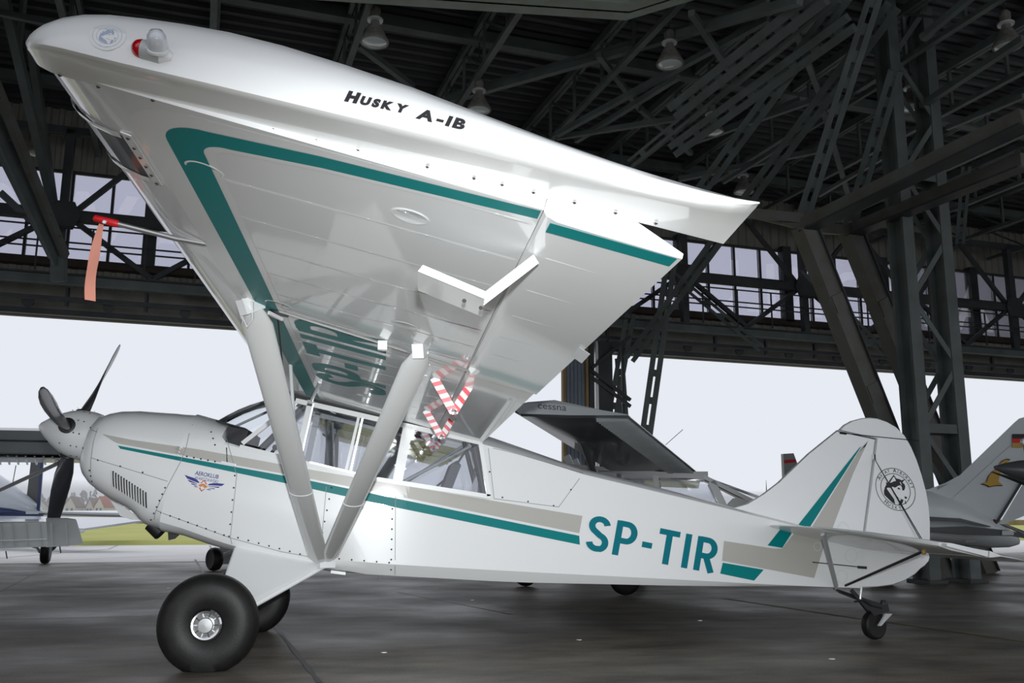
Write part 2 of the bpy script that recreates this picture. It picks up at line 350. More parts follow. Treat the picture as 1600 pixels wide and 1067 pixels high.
# ---- longitudinal girder in front of the glazing, with its catwalk rail
gird = empty('wall_girder', G(0, N0-.8, 5.3), 'grey-green steel lattice girder with catwalk rail crossing the window strip', 'girder')
zc = 6.62
MB().box((ML, N0-1.0, zc-.09), (MR, N0-.82, zc+.09), G).build('chord', M['steel_dark'], gird)
MB().box((ML, N0-1.0, 8.3), (MR, N0-.85, 8.45), G).build('chord', M['steel_dark'], gird)
for k in range(-4, 9):
    a = -3.1+k*3.4
    MB().box((a-.08, N0-1.0, 5.45), (a+.08, N0-.84, 8.4), G).build('post', M['steel_dark'], gird)
    MB().slab([G(a-.32, N0-1.02, zc), G(a-.2, N0-1.02, zc-.28), G(a+.2, N0-1.02, zc-.28), G(a+.32, N0-1.02, zc), G(a+.2, N0-1.02, zc+.28), G(a-.2, N0-1.02, zc+.28)], -E2*.02).build('gusset_plate', M['steel_dark'], gird)
    for s in (-1, 1):
        for w_ in (-.07, .07):
            MB().bar(G(a+s*.1, N0-.92+w_*.3, zc), G(a+s*1.7, N0-.92+w_*.3, 5.5), .05, .10).build('diagonal', M['steel_dark'], gird)
            MB().bar(G(a+s*.1, N0-.92+w_*.3, zc), G(a+s*1.7, N0-.92+w_*.3, 8.35), .05, .10).build('diagonal', M['steel_dark'], gird)
for z in (6.02, 6.32, 5.9): MB().tube([G(ML, N0-1.25, z), G(MR, N0-1.25, z)], .018, 6).build('handrail', M['steel_dark'], gird)
for k in range(40): MB().bar(G(-12+k*.95, N0-1.25, 5.44), G(-12+k*.95, N0-1.25, 6.33), .03, .03, E2).build('rail_post', M['steel_dark'], gird)
# ---- roof trusses running back from the door wall
rf = empty('roof_frame', G(4, 5, 8.3), 'dark steel roof trusses, purlins and bracing under the corrugated roof', 'roof frame')
ZB, ZTp = 8.3, 9.12
far_web = MB()
for k in range(-9, 14):
    mt = 1.63+2.15*k; near = -4 < mt < 13
    for s in (-.045, .045):
        MB().bar(G(mt+s, NB+3, ZTp), G(mt+s, N0, ZTp), .07, .14).build('top_chord', M['steel'], rf)
    MB().bar(G(mt, NB+3, ZB), G(mt, N0, ZB), .10, .08).build('bottom_chord', M['steel'], rf)
    n_ = -2.2
    i = 0
    while n_ < N0-.5:
        a, b, c = G(mt, n_, ZB), G(mt, n_, ZTp), G(mt, n_+1.25, ZTp)
        if near and n_ > 1.5:
            MB().bar(a, b, .07, .05).build('web_post', M['steel'], rf); MB().bar(a, c, .05, .04).build('web_diagonal', M['steel'], rf)
        else: far_web.bar(a, b, .07, .05); far_web.bar(a, c, .05, .04)
        n_ += 1.25
o = far_web.build('web_members', M['steel'], rf); o['kind'] = 'stuff'
for n_ in (-1.5, 2.8, 7.1, 11.4):
    MB().box((ML, n_-.1, 9.0), (MR, n_+.1, 9.2), G).build('purlin', M['steel'], rf)
for a, b, wd in (((690, 160, 17), (1075, 52, 14.5), .11), ((700, 150, 17), (1080, 40, 14.5), .07), ((870, 210, 17), (1200, 30, 14), .10), ((560, 70, 15), (645, 135, 16.5), .10), ((1060, 55, 14), (1250, 0, 12), .12),
                 ((935, 85, 15), (1000, 170, 17.5), .09), ((1000, 170, 17), (1080, 240, 18), .09), ((1080, 20, 13), (1140, 110, 15), .09), ((1240, 40, 14), (1290, 170, 16.5), .09), ((1280, 150, 16), (1330, 320, 19), .09), ((1200, 0, 13), (1060, 55, 14.5), .08),
                 ((1600, 60, 13), (1440, 165, 15), .10), ((1600, 150, 14), (1480, 200, 15.5), .08), ((1440, 60, 13), (1560, -40, 12), .09), ((870, 215, 17.5), (1060, 185, 16), .09), ((900, 220, 17.5), (1060, 120, 15), .09), ((1060, 230, 17), (1290, 150, 16), .09),
                 ((1100, 215, 17), (1250, 155, 16.5), .08), ((1060, 280, 18.5), (1280, 235, 18), .1), ((1130, 285, 18.5), (1380, 130, 16), .07), ((1280, 305, 18), (1390, 240, 16), .07), ((0, 20, 15), (120, 45, 15), .1)):
    MB().bar(at_d(*a), at_d(*b), wd, wd).build('brace', M['steel'], rf)
# heavy plated beam overhead
p1, p2 = at_z(430, -4, 8.0), at_z(978, 32, 8.0); dr = (p2-p1).normalized(); sd = V((dr.y, -dr.x, 0)); p3 = at_z(1085, 0, 8.0)
bm_ = empty('overhead_girder', p2, 'rust-streaked grey-green plate girder crossing directly overhead', 'girder')
MB().slab([p1-dr*9, p2, p2+sd*.45, p1-dr*9+sd*.45], (0, 0, .02)).build('bottom_flange', M['girder'], bm_)
MB().slab([p1-dr*9+sd*.2, p2+sd*.2, p2+sd*.24, p1-dr*9+sd*.24], (0, 0, 1.1)).build('web_plate', M['girder'], bm_)
d3 = (p3-p2).normalized(); s3 = V((d3.y, -d3.x, 0))
MB().slab([p2, p3+d3*3, p3+d3*3+s3*.4, p2+sd*.45], (0, 0, .02)).build('bottom_flange', M['girder'], bm_)
MB().slab([p2+sd*.2, p3+d3*3+s3*.2, p3+d3*3+s3*.24, p2+sd*.24], (0, 0, 1.1)).build('web_plate', M['girder'], bm_)
# ---- lattice column at the right
TB = V((8.95, 5.75, 0)); TS = .74
tw = empty('lattice_column', TB, 'tall twin-post steel lattice column behind the tail', 'column')
T2 = E1*.74
for base in (TB, TB+T2):
    mb = MB()
    mb.bar(base, base+V((0, 0, RZ)), .20, .05, E2); mb.bar(base+E2*.30, base+E2*.30+V((0, 0, RZ)), .20, .05, E2)
    mb.bar(base+E2*.15, base+E2*.15+V((0, 0, RZ)), .035, .30, E2); mb.build('post', M['steel'], tw)
    MB().bar(base+E2*.15, base+E2*.15+V((0, 0, .05)), .34, .46, E2).build('base_plate', M['steel_dark'], tw)
zz = .25; k = 0
while zz < RZ-.9:
    for off in (0.0, .30):
        a = TB+E2*off; b = a+T2
        s, e = (a, b) if k % 2 == 0 else (b, a)
        MB().bar(s+V((0, 0, zz)), e+V((0, 0, zz+.98)), .085, .02, E2).build('lacing_bar', M['steel'], tw)
    if k % 4 == 2:
        for off in (0., .3): MB().bar(TB+E2*off+V((0, 0, zz)), TB+E2*off+T2+V((0, 0, zz)), .14, .02, E2).build('batten_plate', M['steel'], tw)
    zz += 1.0; k += 1
# ---- inclined box legs and the strutting that fans out from the column head
def channel_pair(a, b, wd, gap, pr, mt, nb, nm='strut'):
    a = V(a); b = V(b); d = (b-a).normalized(); x = d.cross(CAM-(a+b)/2).normalized()      # battened pair lies flat towards the nave
    for s in (-1, 1): MB().bar(a+x*s*gap/2, b+x*s*gap/2, wd, wd*1.3, x).build(nm, mt, pr)
    for i in range(nb):
        p = lerp(a, b, (i+.5)/nb); MB().bar(p-x*(gap/2+wd*.4), p+x*(gap/2+wd*.4), .16, .02, d.cross(x)).build('batten_plate', mt, pr)
pf = empty('portal_frame', TB+V((.1, .2, 0)), 'fan of inclined steel legs and battened struts beside the lattice column', 'steel frame')
n1, n2 = at_d(1256, 352, 14.2), at_d(1328, 360, 15.4)
f1, f2 = at_z(1474, 904, 0), at_z(1543, 895, 0)
for a, b, wd in ((n1, f1, .27), (n2, f2, .27)):
    d = (b-a).normalized(); x = d.cross(E2).normalized()
    MB().bar(a, b, .30, wd, E2).build('leg', M['steel_rust'], pf)
    MB().bar(a+E2*-.17+x*.1, b+E2*-.17+x*.1, .02, .04, E2).build('leg_flange', M['steel_dark'], pf)
    for i in range(3):
        p = lerp(a, b, .22+.25*i); MB().bar(p-E2*.145-d*.14, p-E2*.145+d*.14, .27, .02, E2).build('splice_plate', M['steel_rust'], pf)
for a, b, wd in ((n1, at_d(1600, 183, 11.5), .22), (n2, at_d(1600, 250, 12.3), .20), (n1, at_d(1040, 300, 15.5), .15), (n2, n1+E2*.1, .16), (n1+V((0, 0, .1)), at_d(1155, 331, 14.5), .15)):
    MB().bar(a, b, wd*.6, wd).build('rafter', M['steel_rust'], pf)
    if wd > .19: MB().bar(a+V((0, 0, -wd/2)), b+V((0, 0, -wd/2)), wd*1.2, .03).build('rafter_flange', M['steel_dark'], pf)
for a, b, wd, gap, nb in (((1322, -10, 12.5), (1088, 308, 16), .09, .22, 6), ((1395, 10, 13), (1138, 352, 17), .10, .24, 7), ((1138, 352, 17), (985, 560, 20.5), .10, .24, 5), ((1372, -20, 12.8), (1255, 340, 14.3), .08, .20, 6), ((1400, 110, 13.8), (1328, 352, 15.3), .08, .20, 5),
                          ((1285, -8, 12), (1052, 175, 15), .12, .34, 7), ((1330, 35, 12.5), (1052, 235, 16), .11, .30, 6), ((1310, -10, 12), (985, 255, 17), .05, .06, 3), ((1445, -20, 15), (1415, 110, 16), .08, .2, 3), ((1510, 260, 18), (1500, 380, 19), .06, .14, 2),
                          ((1050, 395, 21.5), (982.5, 869, 20.4), .12, .24, 8), ((985, 490, 21.5), (918, 868, 20.8), .10, .22, 6), ((968, 560, 21.5), (990, 868, 20.8), .08, .14, 4),
                          ((1040, 420, 22), (1190, 545, 22.5), .07, .16, 3), ((1255, 420, 22.2), (1380, 550, 23), .07, .16, 3)):
    channel_pair(at_d(*a), at_d(*b), wd*.8, wd*.8+.075, pf, M['steel'], nb+3)
# left-hand inclined members
lf = empty('knee_brace_frame', at_d(92, 405, 17.0), 'plated inclined steel brace reaching down beside the left windows', 'steel frame')
a, b = at_d(-70, 40, 13.5), at_d(92, 400, 17.0); d = (b-a).normalized(); x = d.cross(_fw).normalized()
MB().bar(a, b, .05, .5, _fw).build('web_plate', M['steel'], lf)
MB().bar(a+x*.25, b+x*.12, .10, .16, _fw).build('flange', M['steel_rust'], lf); MB().bar(a-x*.25, b-x*.12, .10, .16, _fw).build('flange', M['steel'], lf)
for i in range(7):
    p = lerp(a, b, .2+i*.11); MB().bar(p-x*.2, p+x*.2+d*.15, .03, .07, _fw).build('rivet_plate', M['steel_dark'], lf)
for q0, q1, wd in (((5, -10, 15), (85, 330, 18), .16), ((38, -10, 15), (30, 70, 16), .1), ((62, 0, 16), (52, 60, 16.5), .12), ((45, 45, 16), (90, 360, 19), .14), ((92, 400, 17), (92, 440, 17), .25), ((0, 300, 17.5), (92, 385, 18), .12)):
    MB().bar(at_d(*q0), at_d(*q1), wd, wd*.6, _fw).build('strut', M['steel'], lf)
# ---- sliding door leaf and its ladder frame seen right of centre
dl = empty('door_2', at_d(905, 870, 20.2), 'stacked corrugated sliding door leaves with ochre edge frames', 'door'); dl['kind'] = 'structure'
del dl['category']
pd = at_d(880, 640, 20.0); md = pd.dot(E1); nd = pd.dot(E2)
corrug(md, md+.55, .09, .03, lambda m, z, h: G(m, nd+h, z), 0, 4.75).build('door_sheet', M['doorskin'], dl)
for o_, w_, mt in ((-.02, .07, 'doorframe'), (.52, .06, 'doorframe'), (.60, .12, 'steel_dark'), (.76, .06, 'alu'), (.84, .32, 'steel_dark')):
    MB().box((md+o_, nd-.06, 0), (md+o_+w_, nd+.06, 4.75), G).build('door_stile', M[mt], dl)
MB().box((md+1.42, nd, 0), (md+1.47, nd+.05, 4.75), G).build('cable_pole', M['steel_dark'], dl)
for a, b in (((925, 575, 20.3), (985, 525, 20.6)), ((925, 580, 20.3), (985, 625, 20.4)), ((925, 590, 20.3), (985, 635, 20.4))): MB().bar(at_d(*a), at_d(*b), .07, .07).build('door_brace', M['steel_dark'], dl)
# ---- high-bay lamps
def lamp(px, py, z, label):
    p = at_z(px, py, z); t = empty('hangar_lamp', p, label, 'lamp', 'high-bay lamps under the roof')
    MB().lathe([(.0, -.05), (.10, -.045), (.17, -.02), (.20, .0)], p, (0, 0, 1), 20).build('glass_lens', M['lampglass'], t, 50)
    MB().lathe([(.21, -.012), (.215, .01), (.19, .06), (.12, .20), (.065, .30), (.06, .36), (.0, .36)], p, (0, 0, 1), 20).build('bell_housing', M['lampshell'], t, 50)
    MB().lathe([(.0, .33), (.115, .335), (.12, .36), (.07, .37), (.0, .37)], p, (0, 0, 1), 18).build('collar', M['grey_paint'], t, 50)
    MB().lathe([(.0, .37), (.075, .37), (.08, .52), (.05, .56), (0, .56)], p, (0, 0, 1), 14).build('cap', M['lampshell'], t, 40)
    MB().tube([p+V((0, 0, .55)), p+V((0, 0, RZ-z))], .012, 6).build('hanger_rod', M['steel_dark'], t)
for a in ((585, 66, 7.75, 'bell lamp hanging above the wing near the top edge, left of the others'), (1047, 100, 7.75, 'bell lamp with bright lens hanging above the middle of the roof'),
          (1113, 207, 7.75, 'bell lamp hanging just above the wing trailing tip among the struts'), (60, 240, 7.75, 'bell lamp at the far left beside the inclined brace'),
          (748, 172, 7.75, 'dim bell lamp half hidden behind the wing top edge'), (1425, 168, 7.75, 'bell lamp between the two posts of the lattice column'), (1575, 72, 7.75, 'small bell lamp near the top right corner'),
          (1162, 300, 7.6, 'dark bell lamp low beside the fan of struts, right of the wing tip')):
    lamp(*a)
# ================================================================== the white taildragger
from mathutils.geometry import tessellate_polygon
PL = empty('airplane', V((0, 0, 0)), 'white high-wing taildragger with teal stripes filling the foreground', 'airplane')
INC, TD, XLE, ZLE = .2371, .0217, .2762, 1.7997
CI, SI = math.cos(INC), math.sin(INC)
def W(s, y, h): return V((XLE+s*CI+h*SI, y, ZLE+TD*abs(y)-s*SI+h*CI))
WN = V((SI, 0, CI))
def wp(px, py):
    p0 = W(0, 0, 0); n = (V((CI, 0, -SI))).cross(V((0, 1, -TD))).normalized()
    p = at_plane(px, py, p0, n); d = p-p0; return d.x*CI-(d.z+TD*p.y)*SI, p.y
class SurfDecal:
    """flat print laid on a surface: 2-d outlines -> mapped points"""
    def __init__(s, fn): s.fn = fn
    def tris(s, mb, tri, cell):
        st = list(tri)
        while st:
            t = st.pop(); L = [((t[i][0]-t[(i+1) % 3][0])**2+(t[i][1]-t[(i+1) % 3][1])**2)**.5 for i in range(3)]
            k = L.index(max(L))
            if L[k] > cell:
                a, b, c = t[k], t[(k+1) % 3], t[(k+2) % 3]; m = ((a[0]+b[0])/2, (a[1]+b[1])/2); st += [(a, m, c), (m, b, c)]
            else: mb.face([s.fn(*p) for p in t])
    def poly(s, mb, pts, cell=.15):
        tri = tessellate_polygon([[V((p[0], p[1], 0)) for p in pts]])
        s.tris(mb, [tuple(pts[i] for i in t) for t in tri], cell); return mb
    def mesh(s, mb, vs, fs): return mb.add([s.fn(*p[:2]) for p in vs], fs)
def weld_build(mb, name, m, parent): return mb.build(name, m, parent, recalc=False)
# ---- stroke lettering for the registration
def arc(cx, cy, rx, ry, a0, a1, k=10): return [(cx+rx*math.cos(math.radians(lerp(a0, a1, i/k))), cy+ry*math.sin(math.radians(lerp(a0, a1, i/k)))) for i in range(k+1)]
GL = {'S': ([arc(.27, .74, .195, .185, 10, 180, 12)+arc(.27, .74, .195, .20, 190, 240, 4)+[(.38, .43)][:0]+arc(.27, .26, .205, .205, 75, -60, 12)+arc(.27, .27, .2, .195, -70, -170, 9)], .54),
      'P': ([[(.075, 0), (.075, 1)], [(.075, .925), (.28, .925)]+arc(.28, .68, .19, .245, 85, -85, 12)+[(.28, .435), (.075, .435)]], .52),
      '-': ([[(.04, .45), (.30, .45)]], .34), 'T': ([[(0, .925), (.54, .925)], [(.27, .925), (.27, 0)]], .54), 'I': ([[(.09, 0), (.09, 1)]], .18),
      'R': ([[(.075, 0), (.075, 1)], [(.075, .925), (.28, .925)]+arc(.28, .69, .19, .235, 85, -85, 12)+[(.28, .455), (.075, .455)], [(.27, .455), (.46, 0)]], .54)}
def strokes(ch, th=.15):
    """each stroke as quads (list of 4-point outlines)"""
    out = []
    for pl in GL[ch][0]:
        L, R = [], []
        for i, p in enumerate(pl):
            a = pl[max(i-1, 0)]; b = pl[min(i+1, len(pl)-1)]; dx, dy = b[0]-a[0], b[1]-a[1]; l = math.hypot(dx, dy) or 1
            nx, ny = -dy/l*th/2, dx/l*th/2; L.append((p[0]+nx, p[1]+ny)); R.append((p[0]-nx, p[1]-ny))
        out += [[L[i], L[i+1], R[i+1], R[i]] for i in range(len(pl)-1)]
    return out
# ------------------------------------------------------------------ fuselage shells
def wside(u): return .37-.32*max(0, u-1.0)/3.55
CT = [(-1.325, 1.33, 1.02, .20), (-1.315, 1.36, .985, .26), (-1.285, 1.395, .95, .31), (-1.23, 1.43, .905, .345), (-1.16, 1.46, .87, .362), (-1.05, 1.487, .828, .37), (-.93, 1.505, .795, .37), (-.86, 1.515, .757, .37), (-.80, 1.525, .715, .37), (-.75, 1.53, .705, .37), (-.655, 1.545, .70, .37)]
def sup(u, vt, vb, w_, n=3.0, k=40):
    c, h = (vt+vb)/2, (vt-vb)/2; out = []
    for i in range(k):
        t = i*math.tau/k; a, b = math.cos(t), math.sin(t)
        out.append(B(u, w_*math.copysign(abs(a)**(2/n), a), c+h*math.copysign(abs(b)**(2/(n if b < 0 else 2.7)), b)))
    return out
cowl = MB().loft([sup(*r[:4]) for r in CT])
co = cowl.build('cowling', M['white'], PL, 40)
BOT = [(-.66, .70), (-.5, .70), (-.3, .675), (-.14, .662), (.2, .65), (.52, .655), (1.0, .725), (1.83, .84), (3.13, 1.065), (4.4, 1.30), (4.56, 1.325)]
CRE = [(-.66, .835), (-.167, .758), (.197, .736), (.445, .742), (.98, .806), (1.967, .945), (3.11, 1.112), (4.0, 1.238), (4.56, 1.328)]
SIDE = [(-.66, 1.30), (-.45, 1.36), (-.36, 1.385), (.175, 1.355), (.59, 1.357), (.95, 1.388), (1.535, 1.414)]
TOPC = [(-.66, 1.555), (-.50, 1.545), (-.38, 1.53), (-.37, 1.40), (-.2, 1.36), (.175, 1.35), (.59, 1.35), (.95, 1.38), (1.535, 1.405)]
def fsec(u, st, tc, deck=0):
    w_ = wside(u); cr, bt = itp(CRE, u), itp(BOT, u); half = []
    wb = max(w_-.07*min(1, w_/.3), .01)
    rd = 0 if u > .6 else 1
    half += [(0, bt), (wb*.7, bt+.001), (wb, bt+.003+.02*rd), (lerp(wb, w_, .5)+.012*rd, lerp(bt, cr, .5)), (w_, cr), (w_, lerp(cr, st, .5)), (w_, st-.012)]
    for i in range(1, 7):
        t = i/6*math.pi/2; half.append((w_*math.cos(t)**.8 if i < 6 else 0, st+(tc-st)*math.sin(t)) if u < 1.5 or tc-st < .0 else (w_*(1-i/6), st+(tc-st)*math.sin(t)))
    pts = [B(u, y, v) for y, v in half]+[B(u, -y, v) for y, v in half[-2:0:-1]]
    return pts
us = [-.655, -.56, -.5, -.45, -.40, -.372, -.368, -.30, -.2, -.05, .175, .4, .59, .8, .95, 1.2, 1.535]
bodym = MB().loft([fsec(u, itp(SIDE, u), itp(TOPC, u)) for u in us])
cab = bodym.build('cabin_body', M['white'], PL, 28)
ATOP = [(1.40, 1.775), (1.7, 1.762), (2.2, 1.722), (3.0, 1.715), (3.4, 1.71), (4.3, 1.69), (4.56, 1.68)]
ADEC = [(1.40, 1.868), (1.7, 1.832), (2.2, 1.772), (3.0, 1.755), (3.4, 1.73), (4.3, 1.70), (4.56, 1.69)]
def asec(u, u2):       # slanted first bulkhead behind the rear window
    lo = fsec(u, itp(ATOP, u), itp(ADEC, u)); return lo
us2 = [1.535, 1.7, 1.95, 2.2, 2.6, 3.0, 3.4, 3.8, 4.2, 4.556]
first_sec = []
for p in fsec(1.535, itp(ATOP, 1.4), itp(ADEC, 1.4)):
    u_, y_, v_ = body(p); first_sec.append(B(u_-.14*max(0, min(1, (v_-1.414)/.36)), y_, v_))
aftm = MB().loft([first_sec]+[fsec(u, itp(ATOP, u), itp(ADEC, u)) for u in us2[1:]])
aft = aftm.build('aft_fuselage', M['white'], PL, 28)
bv_v = []; bv_f = []
for mb in (cowl, bodym, aftm):
    o_ = len(bv_v); bv_v += mb.v; bv_f += [tuple(i+o_ for i in f) for f in mb.f]
BV = BVHTree.FromPolygons(bv_v, bv_f)
def side_fn(u, v, eps=.0025):
    p = B(u, -2, v); h = BV.ray_cast(p, V((0, 1, 0)))
    q = h[0] if h[0] is not None else B(u, -wside(u), v)
    return q - V((0, eps, 0))
def px_uv(px, py):
    h = BV.ray_cast(CAM, ray(px, py))
    q = h[0] if h[0] is not None else at_y(px, py, -.25)
    u, _, v = body(q); return (u, v)
SD = SurfDecal(side_fn)
SD2 = SurfDecal(lambda u, v: side_fn(u, v, .004))
# stripe along the side
def band(top, bot, k=40):
    mb = MB(); k = 130; R = 6; rows = []
    for r in range(R):
        row = []
        for i in range(k+1):
            t = i/k; u = lerp(top[0][0], top[-1][0], t); u2 = lerp(bot[0][0], bot[-1][0], t); f = r/(R-1)
            row.append(side_fn(lerp(u, u2, f), lerp(itp(top, u), itp(bot, u2), f)))
        rows.append(row)
    for a, b in zip(rows, rows[1:]): mb.ribbon(a, b)
    return mb
def P_(*pts): return [px_uv(*p) for p in pts]
bg_top = P_((160, 678), (205, 687), (310, 702), (470, 731), (620, 757), (910, 806)); bg_bot = P_((178, 690), (185, 693), (310, 716), (470, 745), (620, 775), (905, 833))
weld_build(band(bg_top, bg_bot), 'grey_side_stripe', M['beige'], PL)
t_top = P_((184, 696), (310, 719), (470, 748), (620, 779), (905, 837)); t_bot = P_((188, 701), (310, 726), (470, 760), (620, 793), (906, 851))
weld_build(band(t_top, t_bot), 'teal_side_stripe', M['teal'], PL)
# rear flash: grey and teal running up the fin
mb = MB(); SD.poly(mb, P_((1131, 845), (1210, 857), (1222, 857), (1243, 830), (1292, 838), (1272, 903), (1128, 876)), .1); weld_build(mb, 'grey_tail_stripe', M['beige'], PL)
mb = MB(); SD2.poly(mb, P_((1129, 879), (1193, 890), (1178, 907), (1125, 896)), .1); weld_build(mb, 'teal_tail_stripe', M['teal'], PL)
mb = MB(); SD2.poly(mb, P_((1199, 852), (1218, 828), (1240, 828), (1222, 856)), .1); weld_build(mb, 'teal_tail_stripe', M['teal'], PL)
# registration on the side
rg = None
q0 = px_uv(956, 866); q1 = px_uv(964, 812); q2 = px_uv(1115, 896)
vb0 = q0[1]; Hh = q1[1]-q0[1]; slope = (q2[1]-q0[1])/(q2[0]-q0[0])
for ch, px in (('S', (913, 860)), ('P', (956, 866)), ('-', (997.5, 868)), ('T', (1022.5, 880)), ('I', (1063, 887)), ('R', (1083, 890))):
    u0 = px_uv(*px)[0]; mb = MB()
    for k_, q in enumerate(strokes(ch, .165)): SurfDecal(lambda u, v: side_fn(u, v, .003+.00015*k_)).mesh(mb, [(u0+x*Hh*1.2, vb0+slope*(u0-q0[0])+y*Hh+x*Hh*slope) for x, y in q], [(0, 1, 2, 3)])
    o = weld_build(mb, 'registration_letter', M['teal_letter'], PL)
# club badge
def side_text(txt, px, h, bold, mt, name, wid=None, ang=0):
    vs, fs = text_mesh(txt, 1, bold); wx = max(v[0] for v in vs); sx = (wid/wx) if wid else h/.7; u0, v0 = px_uv(*px); mb = MB()
    SD.mesh(mb, [(u0+v[0]*sx, v0+v[1]*h/.7+ang*v[0]*sx) for v in vs], fs); return weld_build(mb, name, M[mt], PL)
ub, vb_ = px_uv(305, 740); ue, ve = px_uv(339, 747)
side_text('AEROKLUB', (304.5, 741.5), .027, .012, 'navy', 'badge_lettering', ue-ub+.01, .03)
side_text('WARSZAWSKI', (303.5, 748.5), .022, -.006, 'navy', 'badge_lettering', ue-ub+.01, .03)
bz = lambda x, y: (280+x/15.24, 720+y/15.24)
for pts, mt in (([(130, 330), (220, 365), (350, 405), (430, 450), (485, 515), (470, 530), (330, 480), (190, 420)], 'navy'), ([(190, 445), (260, 465), (440, 545), (415, 550), (250, 500)], 'navy'), ([(275, 530), (340, 545), (440, 585), (400, 588), (300, 560)], 'navy'), ([(340, 597), (400, 603), (465, 632), (380, 622)], 'navy'),
                ([(680, 575), (720, 545), (830, 528), (960, 535), (1085, 550), (1010, 600), (880, 590), (700, 580)], 'navy'), ([(700, 600), (820, 610), (975, 615), (930, 645), (830, 628), (705, 612)], 'navy'), ([(670, 650), (760, 648), (860, 658), (835, 675), (760, 665)], 'navy'), ([(635, 680), (700, 672), (765, 690), (730, 702)], 'navy'),
                ([(600, 455), (665, 560), (635, 560), (597, 480), (520, 535), (505, 525)], 'red'), ([(455, 575), (545, 540), (600, 550), (685, 615), (610, 655), (560, 600), (500, 625)], 'orange'), ([(470, 640), (500, 640), (535, 705), (600, 660), (615, 668), (530, 735)], 'red')):
    mb = MB(); SD.poly(mb, [px_uv(*bz(*p)) for p in pts], .06); weld_build(mb, 'badge_mark', M[mt], PL)
# seams, screws, louvres
def seam(pts, wd=.004, nm='panel_seam'):
    q = [px_uv(*p) for p in pts]; mb = MB(); A = []; Bq = []
    for a, b in zip(q, q[1:]):
        k = max(2, int(math.hypot(b[0]-a[0], b[1]-a[1])/.06)); l = math.hypot(b[0]-a[0], b[1]-a[1]); nx, ny = -(b[1]-a[1])/l*wd/2, (b[0]-a[0])/l*wd/2
        for i in range(k+1):
            u, v = lerp(a[0], b[0], i/k), lerp(a[1], b[1], i/k); A.append(side_fn(u+nx, v+ny, .0035)); Bq.append(side_fn(u-nx, v-ny, .0035))
    weld_build(mb.ribbon(A, Bq), nm, M['seam'], PL)
for s in ([(301, 663), (291, 699), (282, 722), (257, 769), (243, 800), (241, 812)], [(370, 690), (370, 742), (360, 840)], [(618, 776), (617, 898)], [(244, 797), (359, 840), (440, 862), (496, 872)], [(160, 655), (146, 690), (142, 720), (144, 752)], [(142, 671), (152, 675)], [(142, 715), (230, 742), (262, 752)],
          [(770, 700), (800, 707), (911, 739), (873, 792), (772, 779), (763, 700)], [(360, 840), (366, 858)], [(510, 760), (500, 872)]):
    seam(s)
sc = MB()
def screw(p, n=V((0, -1, 0)), r=.0065):
    n = n.normalized(); x = n.cross(V((0, 0, 1))).normalized(); y = n.cross(x)
    sc.add([p+n*.005]+[p+(x*math.cos(i*math.pi/3)+y*math.sin(i*math.pi/3))*r+n*.001 for i in range(6)], [(0, i+1, (i+1) % 6+1) for i in range(6)])
def srow(a, b, k):
    for i in range(k): screw(side_fn(*px_uv(lerp(a[0], b[0], i/(k-1)), lerp(a[1], b[1], i/(k-1))), .002))
srow((258, 762), (236, 812), 6); srow((367, 743), (358, 838), 6); srow((252, 801), (350, 836), 8); srow((372, 840), (485, 870), 8); srow((292, 713), (336, 721), 5); srow((613, 795), (611, 890), 7); srow((530, 873), (608, 879), 5)
srow((142, 668), (130, 700), 2); srow((140, 735), (144, 752), 3); srow((153, 719), (223, 738), 3); srow((336, 695), (330, 675), 3); srow((785, 777), (865, 790), 3); srow((765, 737), (765, 737.1), 2); srow((892, 765), (892, 765.1), 2); srow((518, 762), (500, 850), 6)
for k in range(13):
    t = k/12; u, v = px_uv(lerp(176, 227, t), lerp(748, 781, t)); mb = MB(); A = []; Bq = []
    for i in range(5):
        vv = v+lerp(-.052, .052, i/4); A.append(side_fn(u-.012*(vv-v)/.05+.000, vv, .003)); Bq.append(side_fn(u-.012*(vv-v)/.05+.010, vv, .003))
    weld_build(mb.ribbon(A, Bq), 'cooling_slot', M['black'] if k < 6 else M['dash'], co)
    mb = MB(); A2 = [p+V((0, -.007, 0))-B(.006, 0, 0) for p in A]; mb.ribbon(A, A2); mb.ribbon(A2, [p-B(.012, 0, 0)+V((0, .003, 0)) for p in A]); mb.build('louvre_lip', M['white'], co)
# exhaust outlet and chin
pe = at_y(235, 818, -.12); MB().lathe([(.0, 0), (.05, 0), (.055, .10), (.045, .11), (0, .06)], pe, B(.8, 0, -.45), 16).build('exhaust_pipe', M['black'], PL, 40)
MB().slab([at_y(262, 826, -.1), at_y(283, 832, -.1), at_y(272, 842, -.1), at_y(263, 844, -.1)], (0, .03, 0)).build('drain_fairing', M['black'], PL)
MB().slab([at_y(168, 775, .18), at_y(222, 812, .18), at_y(205, 812, .18), at_y(188, 806, .18)], (0, .02, 0)).build('cowl_flap', M['white'], PL)
# cowl latch
pl_ = side_fn(*px_uv(357, 724)); MB().bar(pl_-B(.05, 0, 0), pl_+B(.05, 0, 0), .008, .014).build('latch', M['chrome'], PL)
MB().tube([side_fn(*px_uv(355, 722)), side_fn(*px_uv(354, 700)), side_fn(*px_uv(356, 690))], .004, 6).build('latch_cord', M['black'], PL)
